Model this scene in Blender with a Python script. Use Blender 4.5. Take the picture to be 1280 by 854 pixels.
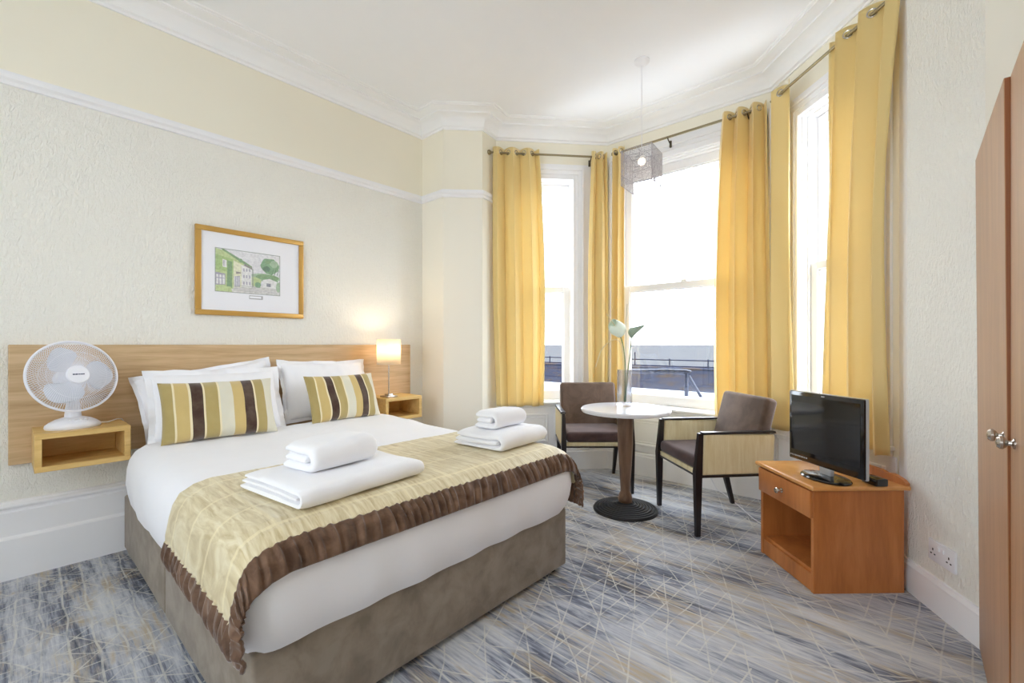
import bpy, bmesh, math, random
from mathutils import Vector, Matrix, noise
random.seed(7)
PI = math.pi
D = bpy.data
for o in list(D.objects): D.objects.remove(o)
scn = bpy.context.scene
COL = scn.collection

# ------------------------------------------------------------------ camera, world, exposure
FPX = 563.47; YAW = math.radians(41.58); EYE = 1.2
cd = D.cameras.new('camera'); cam = D.objects.new('camera', cd); COL.objects.link(cam)
cam.location = (0, 0, EYE); cam.rotation_euler = (PI/2, 0, YAW - PI/2)
cd.sensor_width = 36; cd.lens = FPX*36/1280; cd.shift_y = 4/1280; cd.clip_start = .02; cd.clip_end = 20000
scn.camera = cam
vs = scn.view_settings
vs.view_transform = 'Standard'; vs.look = 'None'; vs.gamma = 1; vs.use_curve_mapping = False
vs.exposure = 1.3
scn.cycles.max_bounces = 14; scn.cycles.diffuse_bounces = 9; scn.cycles.glossy_bounces = 5
scn.cycles.transmission_bounces = 10; scn.cycles.transparent_max_bounces = 16
scn.cycles.caustics_reflective = False; scn.cycles.caustics_refractive = False
scn.cycles.use_denoising = True; scn.cycles.sample_clamp_indirect = 6
scn.cycles.use_adaptive_sampling = True; scn.cycles.adaptive_threshold = .008

def build_world(strength):
    w = D.worlds.new('overcast_sky'); scn.world = w; w.use_nodes = True
    n = w.node_tree.nodes; l = w.node_tree.links; n.clear()
    out = n.new('ShaderNodeOutputWorld'); bg = n.new('ShaderNodeBackground')
    tc = n.new('ShaderNodeTexCoord'); mp = n.new('ShaderNodeMapping'); nz = n.new('ShaderNodeTexNoise'); cr = n.new('ShaderNodeValToRGB')
    mp.inputs['Scale'].default_value = (1, 1, 4); nz.inputs['Scale'].default_value = 2.2; nz.inputs['Detail'].default_value = 5
    cr.color_ramp.elements[0].color = (.75, .86, 1, 1); cr.color_ramp.elements[1].color = (.87, .935, 1, 1)
    l.new(tc.outputs['Generated'], mp.inputs[0]); l.new(mp.outputs[0], nz.inputs[0]); l.new(nz.outputs[0], cr.inputs[0])
    l.new(cr.outputs[0], bg.inputs[0]); bg.inputs[1].default_value = strength; l.new(bg.outputs[0], out.inputs[0])
build_world(4.6)

# the bay: plan of the room (metres; x runs along the headboard wall, y towards it)
HW = 3.476                                   # headboard wall
PA, PB, PC, PD = (2.635, HW), (2.635, 3.165), (2.885, 2.92), (3.105, 2.96)
PE, PF = (3.91, 2.22), (3.91, .80)
PG, PH, PI_, PJ = (3.14, .05), (2.965, .018), (2.562, -.216), (2.562, -.86)
PK, PL = (-1.9, -.86), (-1.9, HW)
ADDED_REAR_WINDOW = True
CEIL = 3.295

def area(name, loc, direction, sx, sy, power, color=(1, 1, 1), portal=False):
    ld = D.lights.new(name, 'AREA'); ld.shape = 'RECTANGLE'; ld.size = sx; ld.size_y = sy; ld.energy = power; ld.color = color
    o = D.objects.new(name, ld); COL.objects.link(o); o.location = loc
    o.rotation_euler = Vector(direction).to_track_quat('-Z', 'Y').to_euler()
    if portal: ld.cycles.is_portal = True
    return o
# sky portals in the three bay openings and the added rear window (they only guide the sky's own light)
area('window_portal', (3.63, 2.72, 1.75), (-.68, -.735, 0), .75, 2.4, 10, portal=True)
area('window_portal', (4.14, 1.51, 1.75), (-1, 0, 0), 1.15, 2.4, 10, portal=True)
area('window_portal', (-2.02, .99, 1.75), (1, 0, 0), 1.2, 1.95, 10, portal=True)  # portal of the invented window behind the camera
area('window_portal', (3.67, .34, 1.75), (-.69, .72, 0), .75, 2.4, 10, portal=True)

# ------------------------------------------------------------------ helpers: colour and materials
def lin(c):
    return tuple(((x/255)/12.92 if x/255 <= .04045 else ((x/255+.055)/1.055)**2.4) for x in c) + (1,)

class NT:
    def __init__(s, name):
        s.m = D.materials.new(name); s.m.use_nodes = True; s.t = s.m.node_tree; s.n = s.t.nodes; s.l = s.t.links
        s.n.clear(); s.out = s.n.new('ShaderNodeOutputMaterial')
    def node(s, typ, **k):
        nd = s.n.new(typ)
        for a, b in k.items():
            if hasattr(nd, a): setattr(nd, a, b)
            else: nd.inputs[a.replace('_', ' ')].default_value = b
        return nd
    def link(s, a, b): s.l.new(a, b)
    def coord(s, which='Object', scale=(1, 1, 1), rot=(0, 0, 0)):
        tc = s.node('ShaderNodeTexCoord'); mp = s.node('ShaderNodeMapping')
        mp.inputs['Scale'].default_value = scale; mp.inputs['Rotation'].default_value = rot
        s.link(tc.outputs[which], mp.inputs[0]); return mp.outputs[0]
    def pos(s, scale=(1, 1, 1), rot=(0, 0, 0)):
        g = s.node('ShaderNodeNewGeometry'); mp = s.node('ShaderNodeMapping')
        mp.inputs['Scale'].default_value = scale; mp.inputs['Rotation'].default_value = rot
        s.link(g.outputs['Position'], mp.inputs[0]); return mp.outputs[0]
    def noise(s, vec, scale=5, detail=3, rough=.5, dist=0):
        n = s.node('ShaderNodeTexNoise'); n.inputs['Scale'].default_value = scale; n.inputs['Detail'].default_value = detail
        n.inputs['Roughness'].default_value = rough; n.inputs['Distortion'].default_value = dist
        s.link(vec, n.inputs['Vector']); return n.outputs['Fac']
    def ramp(s, fac, stops, interp='LINEAR'):
        r = s.node('ShaderNodeValToRGB'); r.color_ramp.interpolation = interp
        e = r.color_ramp.elements
        while len(e) < len(stops): e.new(.5)
        for el, (p, c) in zip(e, stops):
            el.position = p; el.color = c if len(c) == 4 else lin(c)
        s.link(fac, r.inputs[0]); return r.outputs[0]
    def math(s, op, a, b=None, c=None):
        n = s.node('ShaderNodeMath', operation=op)
        for i, v in enumerate((a, b, c)):
            if v is None: continue
            if isinstance(v, (int, float)): n.inputs[i].default_value = v
            else: s.link(v, n.inputs[i])
        return n.outputs[0]
    def mix(s, fac, a, b, blend='MIX'):
        n = s.node('ShaderNodeMix', data_type='RGBA', blend_type=blend)
        for i, v in ((0, fac), (6, a), (7, b)):
            if isinstance(v, (int, float)): n.inputs[i].default_value = v
            elif isinstance(v, tuple): n.inputs[i].default_value = v
            else: s.link(v, n.inputs[i])
        return n.outputs[2]
    def bsdf(s, color, rough=.5, metal=0, spec=.5, sheen=0, bump=None, bstr=.3, bdist=.01, **k):
        b = s.node('ShaderNodeBsdfPrincipled')
        if isinstance(color, tuple): b.inputs['Base Color'].default_value = color
        else: s.link(color, b.inputs['Base Color'])
        if isinstance(rough, (int, float)): b.inputs['Roughness'].default_value = rough
        else: s.link(rough, b.inputs['Roughness'])
        b.inputs['Metallic'].default_value = metal; b.inputs['Specular IOR Level'].default_value = spec
        b.inputs['Sheen Weight'].default_value = sheen
        for a, v in k.items(): b.inputs[a].default_value = v
        if bump is not None:
            bp = s.node('ShaderNodeBump'); bp.inputs['Strength'].default_value = bstr; bp.inputs['Distance'].default_value = bdist
            s.link(bump, bp.inputs['Height']); s.link(bp.outputs[0], b.inputs['Normal'])
        s.b = b; s.link(b.outputs[0], s.out.inputs[0]); return s.m

def plain(name, rgb, rough=.5, metal=0, spec=.5, sheen=0, var=.03, bump=0, bscale=60, ns=7):
    t = NT(name); c = lin(rgb); nz = t.noise(t.pos(), ns, 3)
    a = tuple(x*(1-var) for x in c[:3]) + (1,); b = tuple(min(1, x*(1+var)) for x in c[:3]) + (1,)
    col = t.mix(nz, a, b)
    bm_ = t.noise(t.pos(), bscale, 3) if bump else None
    return t.bsdf(col, rough, metal, spec, sheen, bump=bm_, bstr=bump, bdist=.004)

def wood(name, c1, c2, c3, grain=(1.2, 22, 22), rough=.4, coord='pos', spec=.4):
    t = NT(name); v = t.pos(grain) if coord == 'pos' else t.coord('Object', grain)
    n1 = t.noise(v, 1.0, 5, .62, .5); n2 = t.noise(v, 5, 3, .6)
    f = t.math('ADD', t.math('MULTIPLY', n1, .75), t.math('MULTIPLY', n2, .25))
    col = t.ramp(f, [(.34, c1), (.5, c2), (.66, c3)])
    return t.bsdf(col, rough, 0, spec, bump=n2, bstr=.06, bdist=.002)

def m_wall(name, rgb, bump):
    t = NT(name); c = lin(rgb)
    big = t.noise(t.pos(), 1.3, 2)
    col = t.mix(big, tuple(x*.97 for x in c[:3]) + (1,), tuple(min(1, x*1.02) for x in c[:3]) + (1,))
    if bump:
        a = t.noise(t.pos((52, 52, 20)), 1.5, 3, .6, .8)
        a = t.ramp(a, [(.36, (0, 0, 0, 1)), (.62, (1, 1, 1, 1))])
        return t.bsdf(col, .75, 0, .25, bump=a, bstr=bump, bdist=.006)
    return t.bsdf(col, .7, 0, .25, bump=t.noise(t.pos(), 90, 2), bstr=.04, bdist=.002)

def m_carpet():
    t = NT('patterned_carpet')
    warp = t.noise(t.pos(), 2.3, 2)
    a = t.noise(t.pos((3.6, .75, 1), (0, 0, .10)), 1.5, 5, .68, .5)
    b = t.noise(t.pos((34, 2.2, 1), (0, 0, .06)), 1.6, 4, .75)
    a2 = t.noise(t.pos((2.2, .9, 1), (0, 0, -.2)), 2.4, 4, .65, .6)
    f = t.math('ADD', t.math('MULTIPLY', a, .62), t.math('MULTIPLY', b, .38))
    col = t.ramp(f, [(.37, (66, 69, 82)), (.445, (120, 125, 140)), (.505, (176, 180, 191)), (.57, (206, 209, 214)), (.67, (228, 228, 228))])
    sand = t.ramp(a2, [(.49, (0, 0, 0, 1)), (.58, (1, 1, 1, 1))])
    b2 = t.ramp(b, [(.42, (0, 0, 0, 1)), (.6, (1, 1, 1, 1))])
    col = t.mix(t.math('MULTIPLY', t.math('MULTIPLY', sand, b2), .72), col, lin((186, 164, 122)))
    def lines(rot, freq, width, mscale, lo, seed, wob):
        v = t.pos((1, 1, 1), (0, 0, rot)); sx = t.node('ShaderNodeSeparateXYZ'); t.link(v, sx.inputs[0])
        w = t.noise(t.pos((1, 1, 1), (0, 0, rot + seed)), 3.1, 1)
        x = t.math('ADD', t.math('MULTIPLY', sx.outputs[0], freq), t.math('MULTIPLY', w, wob))
        fr = t.math('ABSOLUTE', t.math('SUBTRACT', t.math('FRACT', x), .5))
        ln = t.math('LESS_THAN', fr, width)
        cell = t.node('ShaderNodeTexVoronoi'); cell.inputs['Scale'].default_value = mscale
        t.link(t.pos((1, 1, 1), (0, 0, seed)), cell.inputs['Vector'])
        sc = t.node('ShaderNodeSeparateColor'); t.link(cell.outputs['Color'], sc.inputs[0])
        return t.math('MULTIPLY', ln, t.math('GREATER_THAN', sc.outputs[0], lo))
    total = None
    for args in ((.03, 13, .045, 1.6, .12, .3, .5), (PI/2 + .06, 12, .036, 2.0, .30, 1.1, .4), (.75, 6, .018, 1.5, .4, 2.0, .25),
                 (-.5, 6, .018, 1.4, .4, 2.7, .25), (1.15, 7, .02, 1.6, .45, 3.3, .25), (2.3, 6, .018, 1.7, .45, 4.3, .25)):
        ln = lines(*args); total = ln if total is None else t.math('MAXIMUM', total, ln)
    brk = t.ramp(t.noise(t.pos((5, 5, 1)), 2.5, 3), [(.38, (.3, .3, .3, 1)), (.55, (1, 1, 1, 1))])
    col = t.mix(t.math('MULTIPLY', t.math('MULTIPLY', total, brk), .66), col, lin((228, 226, 216)))
    pile = t.noise(t.pos(), 380, 2)
    col = t.mix(t.math('MULTIPLY', pile, .25), col, lin((92, 94, 104)))
    return t.bsdf(col, .95, 0, .1, sheen=.15, bump=pile, bstr=.35, bdist=.004)

def m_curtain():
    t = NT('yellow_curtain_satin'); w = t.noise(t.pos((1, 1, .15)), 9, 3)
    col = t.mix(w, lin((240, 214, 140)), lin((245, 226, 168)))
    b = t.node('ShaderNodeBsdfPrincipled'); t.link(col, b.inputs['Base Color'])
    b.inputs['Roughness'].default_value = .4; b.inputs['Sheen Weight'].default_value = .3; b.inputs['Specular IOR Level'].default_value = .3
    tr = t.node('ShaderNodeBsdfTranslucent'); tr.inputs[0].default_value = lin((250, 236, 186))
    mx = t.node('ShaderNodeMixShader'); mx.inputs[0].default_value = .26
    t.link(b.outputs[0], mx.inputs[1]); t.link(tr.outputs[0], mx.inputs[2]); t.link(mx.outputs[0], t.out.inputs[0]); return t.m

def m_glass(name, tint=(1, 1, 1, 1), gl=.05, rough=0):
    t = NT(name); tr = t.node('ShaderNodeBsdfTransparent'); tr.inputs[0].default_value = tint
    g = t.node('ShaderNodeBsdfGlossy'); g.inputs['Roughness'].default_value = rough
    mx = t.node('ShaderNodeMixShader'); mx.inputs[0].default_value = gl
    t.link(tr.outputs[0], mx.inputs[1]); t.link(g.outputs[0], mx.inputs[2]); t.link(mx.outputs[0], t.out.inputs[0]); return t.m

def m_stripe():
    t = NT('striped_velvet'); tc = t.node('ShaderNodeTexCoord'); sx = t.node('ShaderNodeSeparateXYZ')
    t.link(tc.outputs['Generated'], sx.inputs[0])
    ol, go, cr, br, pa = (172, 154, 98), (202, 178, 118), (232, 222, 190), (66, 40, 28), (216, 214, 200)
    st = [(0, ol), (.10, cr), (.115, go), (.215, cr), (.235, br), (.33, cr), (.345, ol), (.455, cr), (.47, pa), (.585, go), (.685, br), (.785, cr), (.80, ol), (.89, pa)]
    col = t.ramp(sx.outputs[0], st, 'CONSTANT')
    nz = t.noise(t.pos(), 14, 4, .6)
    col = t.mix(nz, col, lin((255, 250, 235)), 'MULTIPLY'); 
    col = t.mix(t.math('MULTIPLY', t.ramp(nz, [(.4, (0, 0, 0, 1)), (.7, (1, 1, 1, 1))]), .06), col, lin((235, 226, 190)))  # pale velvet highlights painted into the colour through noise
    return t.bsdf(col, .7, 0, .3, sheen=.4, bump=t.noise(t.pos(), 40, 3), bstr=.2, bdist=.004)

def m_velvet(name, c1, c2, sheen=.5, scale=9):
    t = NT(name); n = t.noise(t.pos(), scale, 4, .6, .4)
    col = t.ramp(n, [(.36, c1), (.64, c2)])
    return t.bsdf(col, .85, 0, .2, sheen=sheen, bump=t.noise(t.pos(), 300, 2), bstr=.12, bdist=.002)

def m_runner():
    t = NT('gold_quilted_silk')
    a = t.noise(t.pos((26, 3.5, 3.5)), 2.2, 4, .6, .8)
    col = t.ramp(a, [(.32, (188, 170, 128)), (.5, (212, 198, 160)), (.68, (228, 218, 188))])
    sx = t.node('ShaderNodeSeparateXYZ'); t.link(t.pos(), sx.inputs[0])
    def band(o, f, w):
        fr = t.math('ABSOLUTE', t.math('SUBTRACT', t.math('FRACT', t.math('ADD', t.math('MULTIPLY', o, f), t.math('MULTIPLY', a, .1))), .5)); return t.math('LESS_THAN', fr, w)
    st = t.math('MAXIMUM', band(sx.outputs[1], 5.2, .035), t.math('MULTIPLY', band(sx.outputs[0], 4.5, .03), .7))
    col = t.mix(t.math('MULTIPLY', st, .45), col, lin((240, 228, 190)))
    h = t.noise(t.pos((60, 16, 16)), 1, 3, .6, .6)
    return t.bsdf(col, .5, 0, .4, sheen=.2, bump=h, bstr=.3, bdist=.004)

def m_white_cloth(name, rgb=(244, 244, 248), bump=.1, scale=500, rough=.85):
    t = NT(name); col = t.mix(t.noise(t.pos(), 6, 3), lin(tuple(x-5 for x in rgb)), lin(rgb))
    w = t.noise(t.pos((1, 1, 1)), scale, 2)
    return t.bsdf(col, rough, 0, .2, sheen=.1, bump=w, bstr=bump, bdist=.002)

M = {}
M['wall_tex'] = m_wall('cream_embossed_paper', (244, 242, 234), .65)
M['wall_up'] = m_wall('cream_smooth_paint', (243, 238, 221), 0)
M['wall_pier'] = m_wall('cream_pier_paint', (243, 239, 226), 0)
M['white'] = plain('white_gloss_paint', (243, 243, 245), .35, spec=.4, var=.01)
M['plaster'] = plain('white_plaster', (246, 246, 246), .7, spec=.2, var=.01)
M['ceil'] = plain('white_ceiling_paint', (247, 248, 250), .9, spec=.1, var=.01)
M['carpet'] = m_carpet()
M['curtain'] = m_curtain()
M['glass'] = m_glass('window_glass')
M['oak'] = wood('light_oak', (184, 152, 112), (204, 174, 134), (218, 190, 150), (1.4, 24, 24), .45)
M['oak2'] = wood('honey_oak', (196, 156, 92), (216, 180, 112), (228, 194, 128), (1.6, 22, 22), .4)
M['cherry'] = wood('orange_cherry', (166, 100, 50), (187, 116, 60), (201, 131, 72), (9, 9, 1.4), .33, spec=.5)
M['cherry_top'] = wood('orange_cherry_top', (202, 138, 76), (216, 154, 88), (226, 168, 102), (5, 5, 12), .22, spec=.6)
M['ward'] = wood('tan_cherry', (160, 118, 84), (176, 134, 98), (188, 146, 110), (14, 14, 1.1), .35, spec=.5)
M['ward_edge'] = wood('brown_edge', (120, 68, 34), (140, 82, 42), (150, 92, 50), (9, 9, 1), .4)
M['column'] = wood('walnut_column', (92, 70, 56), (118, 92, 74), (138, 110, 90), (14, 14, 2), .3)
M['black_wood'] = plain('black_lacquer', (34, 28, 30), .3, var=.1)
M['iron'] = plain('black_cast_iron', (36, 36, 40), .35, .3, var=.1)
M['steel'] = plain('brushed_nickel', (196, 190, 182), .25, 1)
M['bronze'] = plain('dark_bronze', (92, 84, 72), .35, .8)
M['rod'] = plain('antique_rod', (150, 138, 108), .35, .8)
M['taupe'] = m_velvet('taupe_velvet', (124, 112, 98), (148, 136, 122), .25)
M['brown_velvet'] = m_velvet('brown_velvet', (84, 60, 44), (122, 94, 74), .4, 16)
M['chair_brown'] = m_velvet('chair_brown_suede', (86, 70, 60), (112, 92, 80), .3, 7)
M['chair_seat'] = m_velvet('seat_brown_leatherette', (72, 54, 52), (92, 72, 70), .2, 6)
M['chair_gold'] = wood('gold_weave', (214, 196, 150), (224, 210, 170), (232, 221, 188), (30, 30, 3), .6)
M['linen'] = m_white_cloth('white_linen', bump=.05)
M['pillow'] = m_white_cloth('white_pillow_cotton', (246, 246, 250), bump=.28, scale=11)
M['towel'] = m_white_cloth('white_terry', (247, 247, 250), .5, 420, .95)
M['stripe'] = m_stripe()
M['runner'] = m_runner()
M['fan_white'] = plain('white_plastic', (236, 237, 244), .35, var=.01)
M['fan_blade'] = plain('pale_blade_plastic', (214, 218, 226), .3, var=.02)
M['navy'] = plain('navy_print', (50, 54, 92), .5)
M['grey_print'] = plain('grey_print', (176, 176, 178), .5)
M['screen'] = plain('tv_screen', (12, 12, 14), .06, spec=.9, var=0)
M['tv_black'] = plain('gloss_black', (14, 14, 16), .1, spec=.7, var=0)
M['silver'] = plain('silver_plastic', (196, 200, 206), .3, .5)
M['mesh_wire'] = plain('grey_wire', (172, 170, 178), .5, .2)
M['table_top'] = plain('pale_marble_laminate', (226, 226, 230), .14, spec=.6, var=.04)
M['marble_edge'] = plain('white_edge', (222, 224, 230), .25, var=.02)
M['gilt'] = plain('gilt_frame', (204, 160, 84), .35, .35, var=.06)
M['mount'] = plain('white_mount', (240, 241, 247), .8, var=.01)
M['socket'] = plain('white_socket', (238, 238, 242), .3, var=.01)
M['dark'] = plain('dark_slot', (40, 38, 40), .6)
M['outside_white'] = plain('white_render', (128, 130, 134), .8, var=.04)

# ------------------------------------------------------------------ helpers: meshes
def new_bm(): return bmesh.new()

def obj(name, bm, mat, parent=None, smooth=False, angle=35, mats=None):
    me = D.meshes.new(name); bmesh.ops.recalc_face_normals(bm, faces=bm.faces) if mats is None or mats != 'keep' else None
    bm.to_mesh(me); bm.free()
    for m in (mat if isinstance(mat, (list, tuple)) else [mat]): me.materials.append(m)
    o = D.objects.new(name, me); COL.objects.link(o)
    if parent is not None: o.parent = parent
    if smooth:
        for p in me.polygons: p.use_smooth = True
        try: me.set_sharp_from_angle(angle=math.radians(angle))
        except Exception: pass
    return o

def thing(name, label, cat, loc=(0, 0, 0), rz=0, group=None):
    o = D.objects.new(name, None); COL.objects.link(o); o.empty_display_size = .1
    o.location = loc; o.rotation_euler = (0, 0, rz); tag(o, label, cat, group); return o

def tag(o, label, cat, group=None):
    o['label'] = label; o['category'] = cat
    if group: o['group'] = group
    return o

def struct(o): o['kind'] = 'structure'; return o

def copy_tree(o, parent=None):
    c = o.copy(); COL.objects.link(c)
    if parent is not None: c.parent = parent
    for ch in list(o.children): copy_tree(ch, c)
    return c

def xf(verts, mat):
    if mat is not None:
        for v in verts: v.co = mat @ v.co

def box(bm, c, s, r=0, seg=2, mat=None, mi=0):
    res = bmesh.ops.create_cube(bm, size=1); vs_ = res['verts']
    for v in vs_: v.co = Vector((c[0] + v.co.x*s[0], c[1] + v.co.y*s[1], c[2] + v.co.z*s[2]))
    allv = set(vs_)
    if r > 0:
        edges = {e for v in vs_ for e in v.link_edges}
        rb = bmesh.ops.bevel(bm, geom=list(edges), offset=min(r, min(s)*.49), segments=seg, profile=.5, affect='EDGES')
        allv = {v for f in rb['faces'] for v in f.verts} | {v for v in vs_ if v.is_valid}
    allv = [v for v in allv if v.is_valid]
    xf(allv, mat)
    if mi:
        for v in allv:
            for f in v.link_faces: f.material_index = mi
    return allv

def quad(bm, pts, mi=0):
    f = bm.faces.new([bm.verts.new(Vector(p)) for p in pts]); f.material_index = mi; return f

def lathe(bm, prof, n=48, mat=None, ax=1.0, ay=1.0, cap=True, mi=0):
    rings = []
    for r, z in prof:
        ring = []
        for i in range(n):
            a = 2*PI*i/n; co = Vector((r*math.cos(a)*ax, r*math.sin(a)*ay, z))
            ring.append(bm.verts.new(mat @ co if mat is not None else co))
        rings.append(ring)
    for a, b in zip(rings, rings[1:]):
        for i in range(n):
            f = bm.faces.new((a[i], a[(i+1) % n], b[(i+1) % n], b[i])); f.material_index = mi
    if cap:
        for ring in (rings[0], rings[-1]):
            try: bm.faces.new(ring).material_index = mi
            except ValueError: pass
    return rings

def tube(bm, pts, r, n=8, closed=False, mat=None, cap=True, mi=0):
    pts = [Vector(p) for p in pts]; rings = []; N = len(pts); prev = None
    for i, p in enumerate(pts):
        if closed: d = (pts[(i+1) % N] - pts[i-1])
        else: d = pts[min(i+1, N-1)] - pts[max(i-1, 0)]
        d.normalize()
        if prev is None:
            up = Vector((0, 0, 1)) if abs(d.z) < .9 else Vector((1, 0, 0)); nrm = d.cross(up).normalized()
        else:
            nrm = (prev - d*prev.dot(d)).normalized()
        prev = nrm; bn = d.cross(nrm)
        rr = r[i] if isinstance(r, (list, tuple)) else r
        ring = []
        for k in range(n):
            a = 2*PI*k/n; co = p + (nrm*math.cos(a) + bn*math.sin(a))*rr
            ring.append(bm.verts.new(mat @ co if mat is not None else co))
        rings.append(ring)
    rng = list(zip(rings, rings[1:])) + ([(rings[-1], rings[0])] if closed else [])
    for a, b in rng:
        for k in range(n):
            bm.faces.new((a[k], a[(k+1) % n], b[(k+1) % n], b[k])).material_index = mi
    if cap and not closed:
        bm.faces.new(rings[0]); bm.faces.new(rings[-1])
    return rings

def tapered(bm, a, b, sa, sb, mat=None):
    """square-section leg from a to b, half sizes sa/sb"""
    a = Vector(a); b = Vector(b); R_ = []
    for p, (sx, sy) in ((a, sa), (b, sb)):
        R_.append([bm.verts.new((mat if mat is not None else Matrix()) @ (p + Vector((x*sx, y*sy, 0)))) for x, y in ((-1, -1), (1, -1), (1, 1), (-1, 1))])
    for k in range(4): bm.faces.new((R_[0][k], R_[0][(k+1) % 4], R_[1][(k+1) % 4], R_[1][k]))
    bm.faces.new(R_[0]); bm.faces.new(R_[1])

def grid(bm, nu, nv, fn, mi=0, closed_u=False):
    vv = [[bm.verts.new(fn(i/(nu - (0 if closed_u else 1)) if nu > 1 else 0, j/(nv-1))) for j in range(nv)] for i in range(nu)]
    fs = []
    for i in range(nu if closed_u else nu-1):
        for j in range(nv-1):
            i2 = (i+1) % nu
            f = bm.faces.new((vv[i][j], vv[i2][j], vv[i2][j+1], vv[i][j+1])); f.material_index = mi; fs.append(((i, j), f))
    return vv, fs

def nz(p, s=1.0, seed=0): return noise.noise(Vector((p[0]*s + seed*13.1, p[1]*s + seed*7.7, p[2]*s + seed*3.3)))

def add_solidify(o, t, off=0):
    m = o.modifiers.new('thickness', 'SOLIDIFY'); m.thickness = t; m.offset = off; return o

def sweep(bm, poly, prof, closed=False, cap=True):
    """sweep profile [(inward, z)] along plan polyline; inward is to the right of travel"""
    P = [Vector((p[0], p[1])) for p in poly]; N = len(P); offs = []
    for i in range(N):
        def nrm(a, b):
            d = (b - a).normalized(); return Vector((d.y, -d.x))
        if closed: n1 = nrm(P[i-1], P[i]); n2 = nrm(P[i], P[(i+1) % N])
        else:
            n1 = nrm(P[i-1], P[i]) if i > 0 else None; n2 = nrm(P[i], P[i+1]) if i < N-1 else None
            if n1 is None: n1 = n2
            if n2 is None: n2 = n1
        m = (n1 + n2); m /= max(.25, 1 + n1.dot(n2)); offs.append(m)
    rings = [[bm.verts.new((P[i].x + offs[i].x*a, P[i].y + offs[i].y*a, z)) for a, z in prof] for i in range(N)]
    k = len(prof)
    for a, b in list(zip(rings, rings[1:])) + ([(rings[-1], rings[0])] if closed else []):
        for j in range(k): bm.faces.new((a[j], b[j], b[(j+1) % k], a[(j+1) % k]))
    if cap and not closed: bm.faces.new(rings[0]); bm.faces.new(rings[-1])

def frame_map(P, Q):
    """local (s along wall, n inward, z) -> world"""
    P = Vector((P[0], P[1], 0)); Q = Vector((Q[0], Q[1], 0)); d = (Q-P).normalized(); n = Vector((d.y, -d.x, 0))
    m = Matrix.Identity(4)
    for r in range(3): m[r][0] = d[r]; m[r][1] = n[r]; m[r][2] = (0, 0, 1)[r]; m[r][3] = P[r]
    return m, (Q-P).length

# ------------------------------------------------------------------ the setting: floor, ceiling, walls
ROOM = [PL, PA, PB, PC, PD, PE, PF, PG, PH, PI_, PJ, PK]
def slab(name, z0, z1, mat, grow=.14):
    bm = new_bm(); cx = sum(p[0] for p in ROOM)/len(ROOM)
    pts = [(-2.02, HW+.1), (2.75, HW+.1), (2.75, 3.3), (3.0, 3.08), (3.15, 3.12), (4.02, 2.32), (4.02, .7), (3.25, -.07), (3.0, -.1), (2.68, -.28), (2.68, -.96), (-2.02, -.96)]
    a = [bm.verts.new((x, y, z0)) for x, y in pts]; b = [bm.verts.new((x, y, z1)) for x, y in pts]; n = len(pts)
    bm.faces.new(a); bm.faces.new(b)
    for i in range(n): bm.faces.new((a[i], a[(i+1) % n], b[(i+1) % n], b[i]))
    return struct(obj(name, bm, mat))
slab('floor', -.12, 0, M['carpet']); slab('ceiling', CEIL, CEIL+.12, M['ceil'])

RAIL_Z = 2.565
def wall(name, P, Q, mats, split=None, ext0=0, ext1=0):
    m, L = frame_map(P, Q); bm = new_bm()
    zs = [0, CEIL] if split is None else [0, split, CEIL]
    for k in range(len(zs)-1):
        box(bm, (L/2 + (ext1-ext0)/2, -.05, (zs[k]+zs[k+1])/2), (L + ext0 + ext1, .1, zs[k+1]-zs[k]), mat=m, mi=k)
    return struct(obj(name, bm, mats))
wall('wall_left', PL, PA, [M['wall_tex'], M['wall_up']], RAIL_Z, .1, .1)
wall('wall_left_return', PA, PB, [M['wall_pier'], M['wall_up']], RAIL_Z)
wall('wall_left_splay', PB, PC, [M['wall_pier'], M['wall_up']], RAIL_Z)
wall('wall_left_reveal', PC, PD, [M['wall_pier'], M['wall_up']], RAIL_Z)
wall('wall_right_reveal', PG, PH, [M['white']])
wall('wall_right', PH, PI_, [M['wall_tex']])
wall('wall_right_return', PI_, PJ, [M['wall_pier']], None, 0, .1)
wall('wall_front', PJ, PK, [M['wall_pier']], None, .1, .1)

# cornice, picture rail, skirting
bm = new_bm()
prof = [(0, 3.142), (.012, 3.142), (.012, 3.158), (.026, 3.166)]
for i in range(7):
    a = PI/2*i/6; prof.append((.026 + .075*(1-math.cos(a)), 3.166 + .082*math.sin(a)))
prof += [(.112, 3.250), (.112, 3.262), (.125, 3.266), (.14, 3.272), (.185, 3.276), (.185, 3.284), (.20, 3.288), (.205, CEIL+.001), (0, CEIL+.001)]
sweep(bm, ROOM, prof, closed=True)
o = struct(obj('trim_1', bm, M['plaster'], smooth=True, angle=25))
bm = new_bm()
prof = [(0, RAIL_Z-.032), (.012, RAIL_Z-.03), (.016, RAIL_Z-.012), (.03, RAIL_Z-.002), (.034, RAIL_Z+.014), (.03, RAIL_Z+.026), (.02, RAIL_Z+.03), (.018, RAIL_Z+.036), (0, RAIL_Z+.038)]
sweep(bm, [PL, PA, PB, PC, PD], prof); struct(obj('trim_2', bm, M['white'], smooth=True, angle=40))
bm = new_bm()
prof = [(0, 0), (.04, 0), (.04, .205), (.034, .214), (.026, .22), (.026, .34), (.018, .346), (.018, .356), (.03, .362), (.034, .372), (.03, .38), (.018, .384), (.012, .392), (0, .395)]
sweep(bm, [PL, PA, PB, PC, PD], prof); struct(obj('baseboard_left', bm, M['white'], smooth=True, angle=30))
bm = new_bm()
prof = [(0, 0), (.022, 0), (.022, .105), (.018, .115), (.018, .128), (.01, .138), (.008, .148), (0, .15)]
sweep(bm, [PG, PH, PI_, PJ, PK, PL], prof); struct(obj('baseboard_right', bm, M['white'], smooth=True, angle=30))
bm = new_bm()
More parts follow.
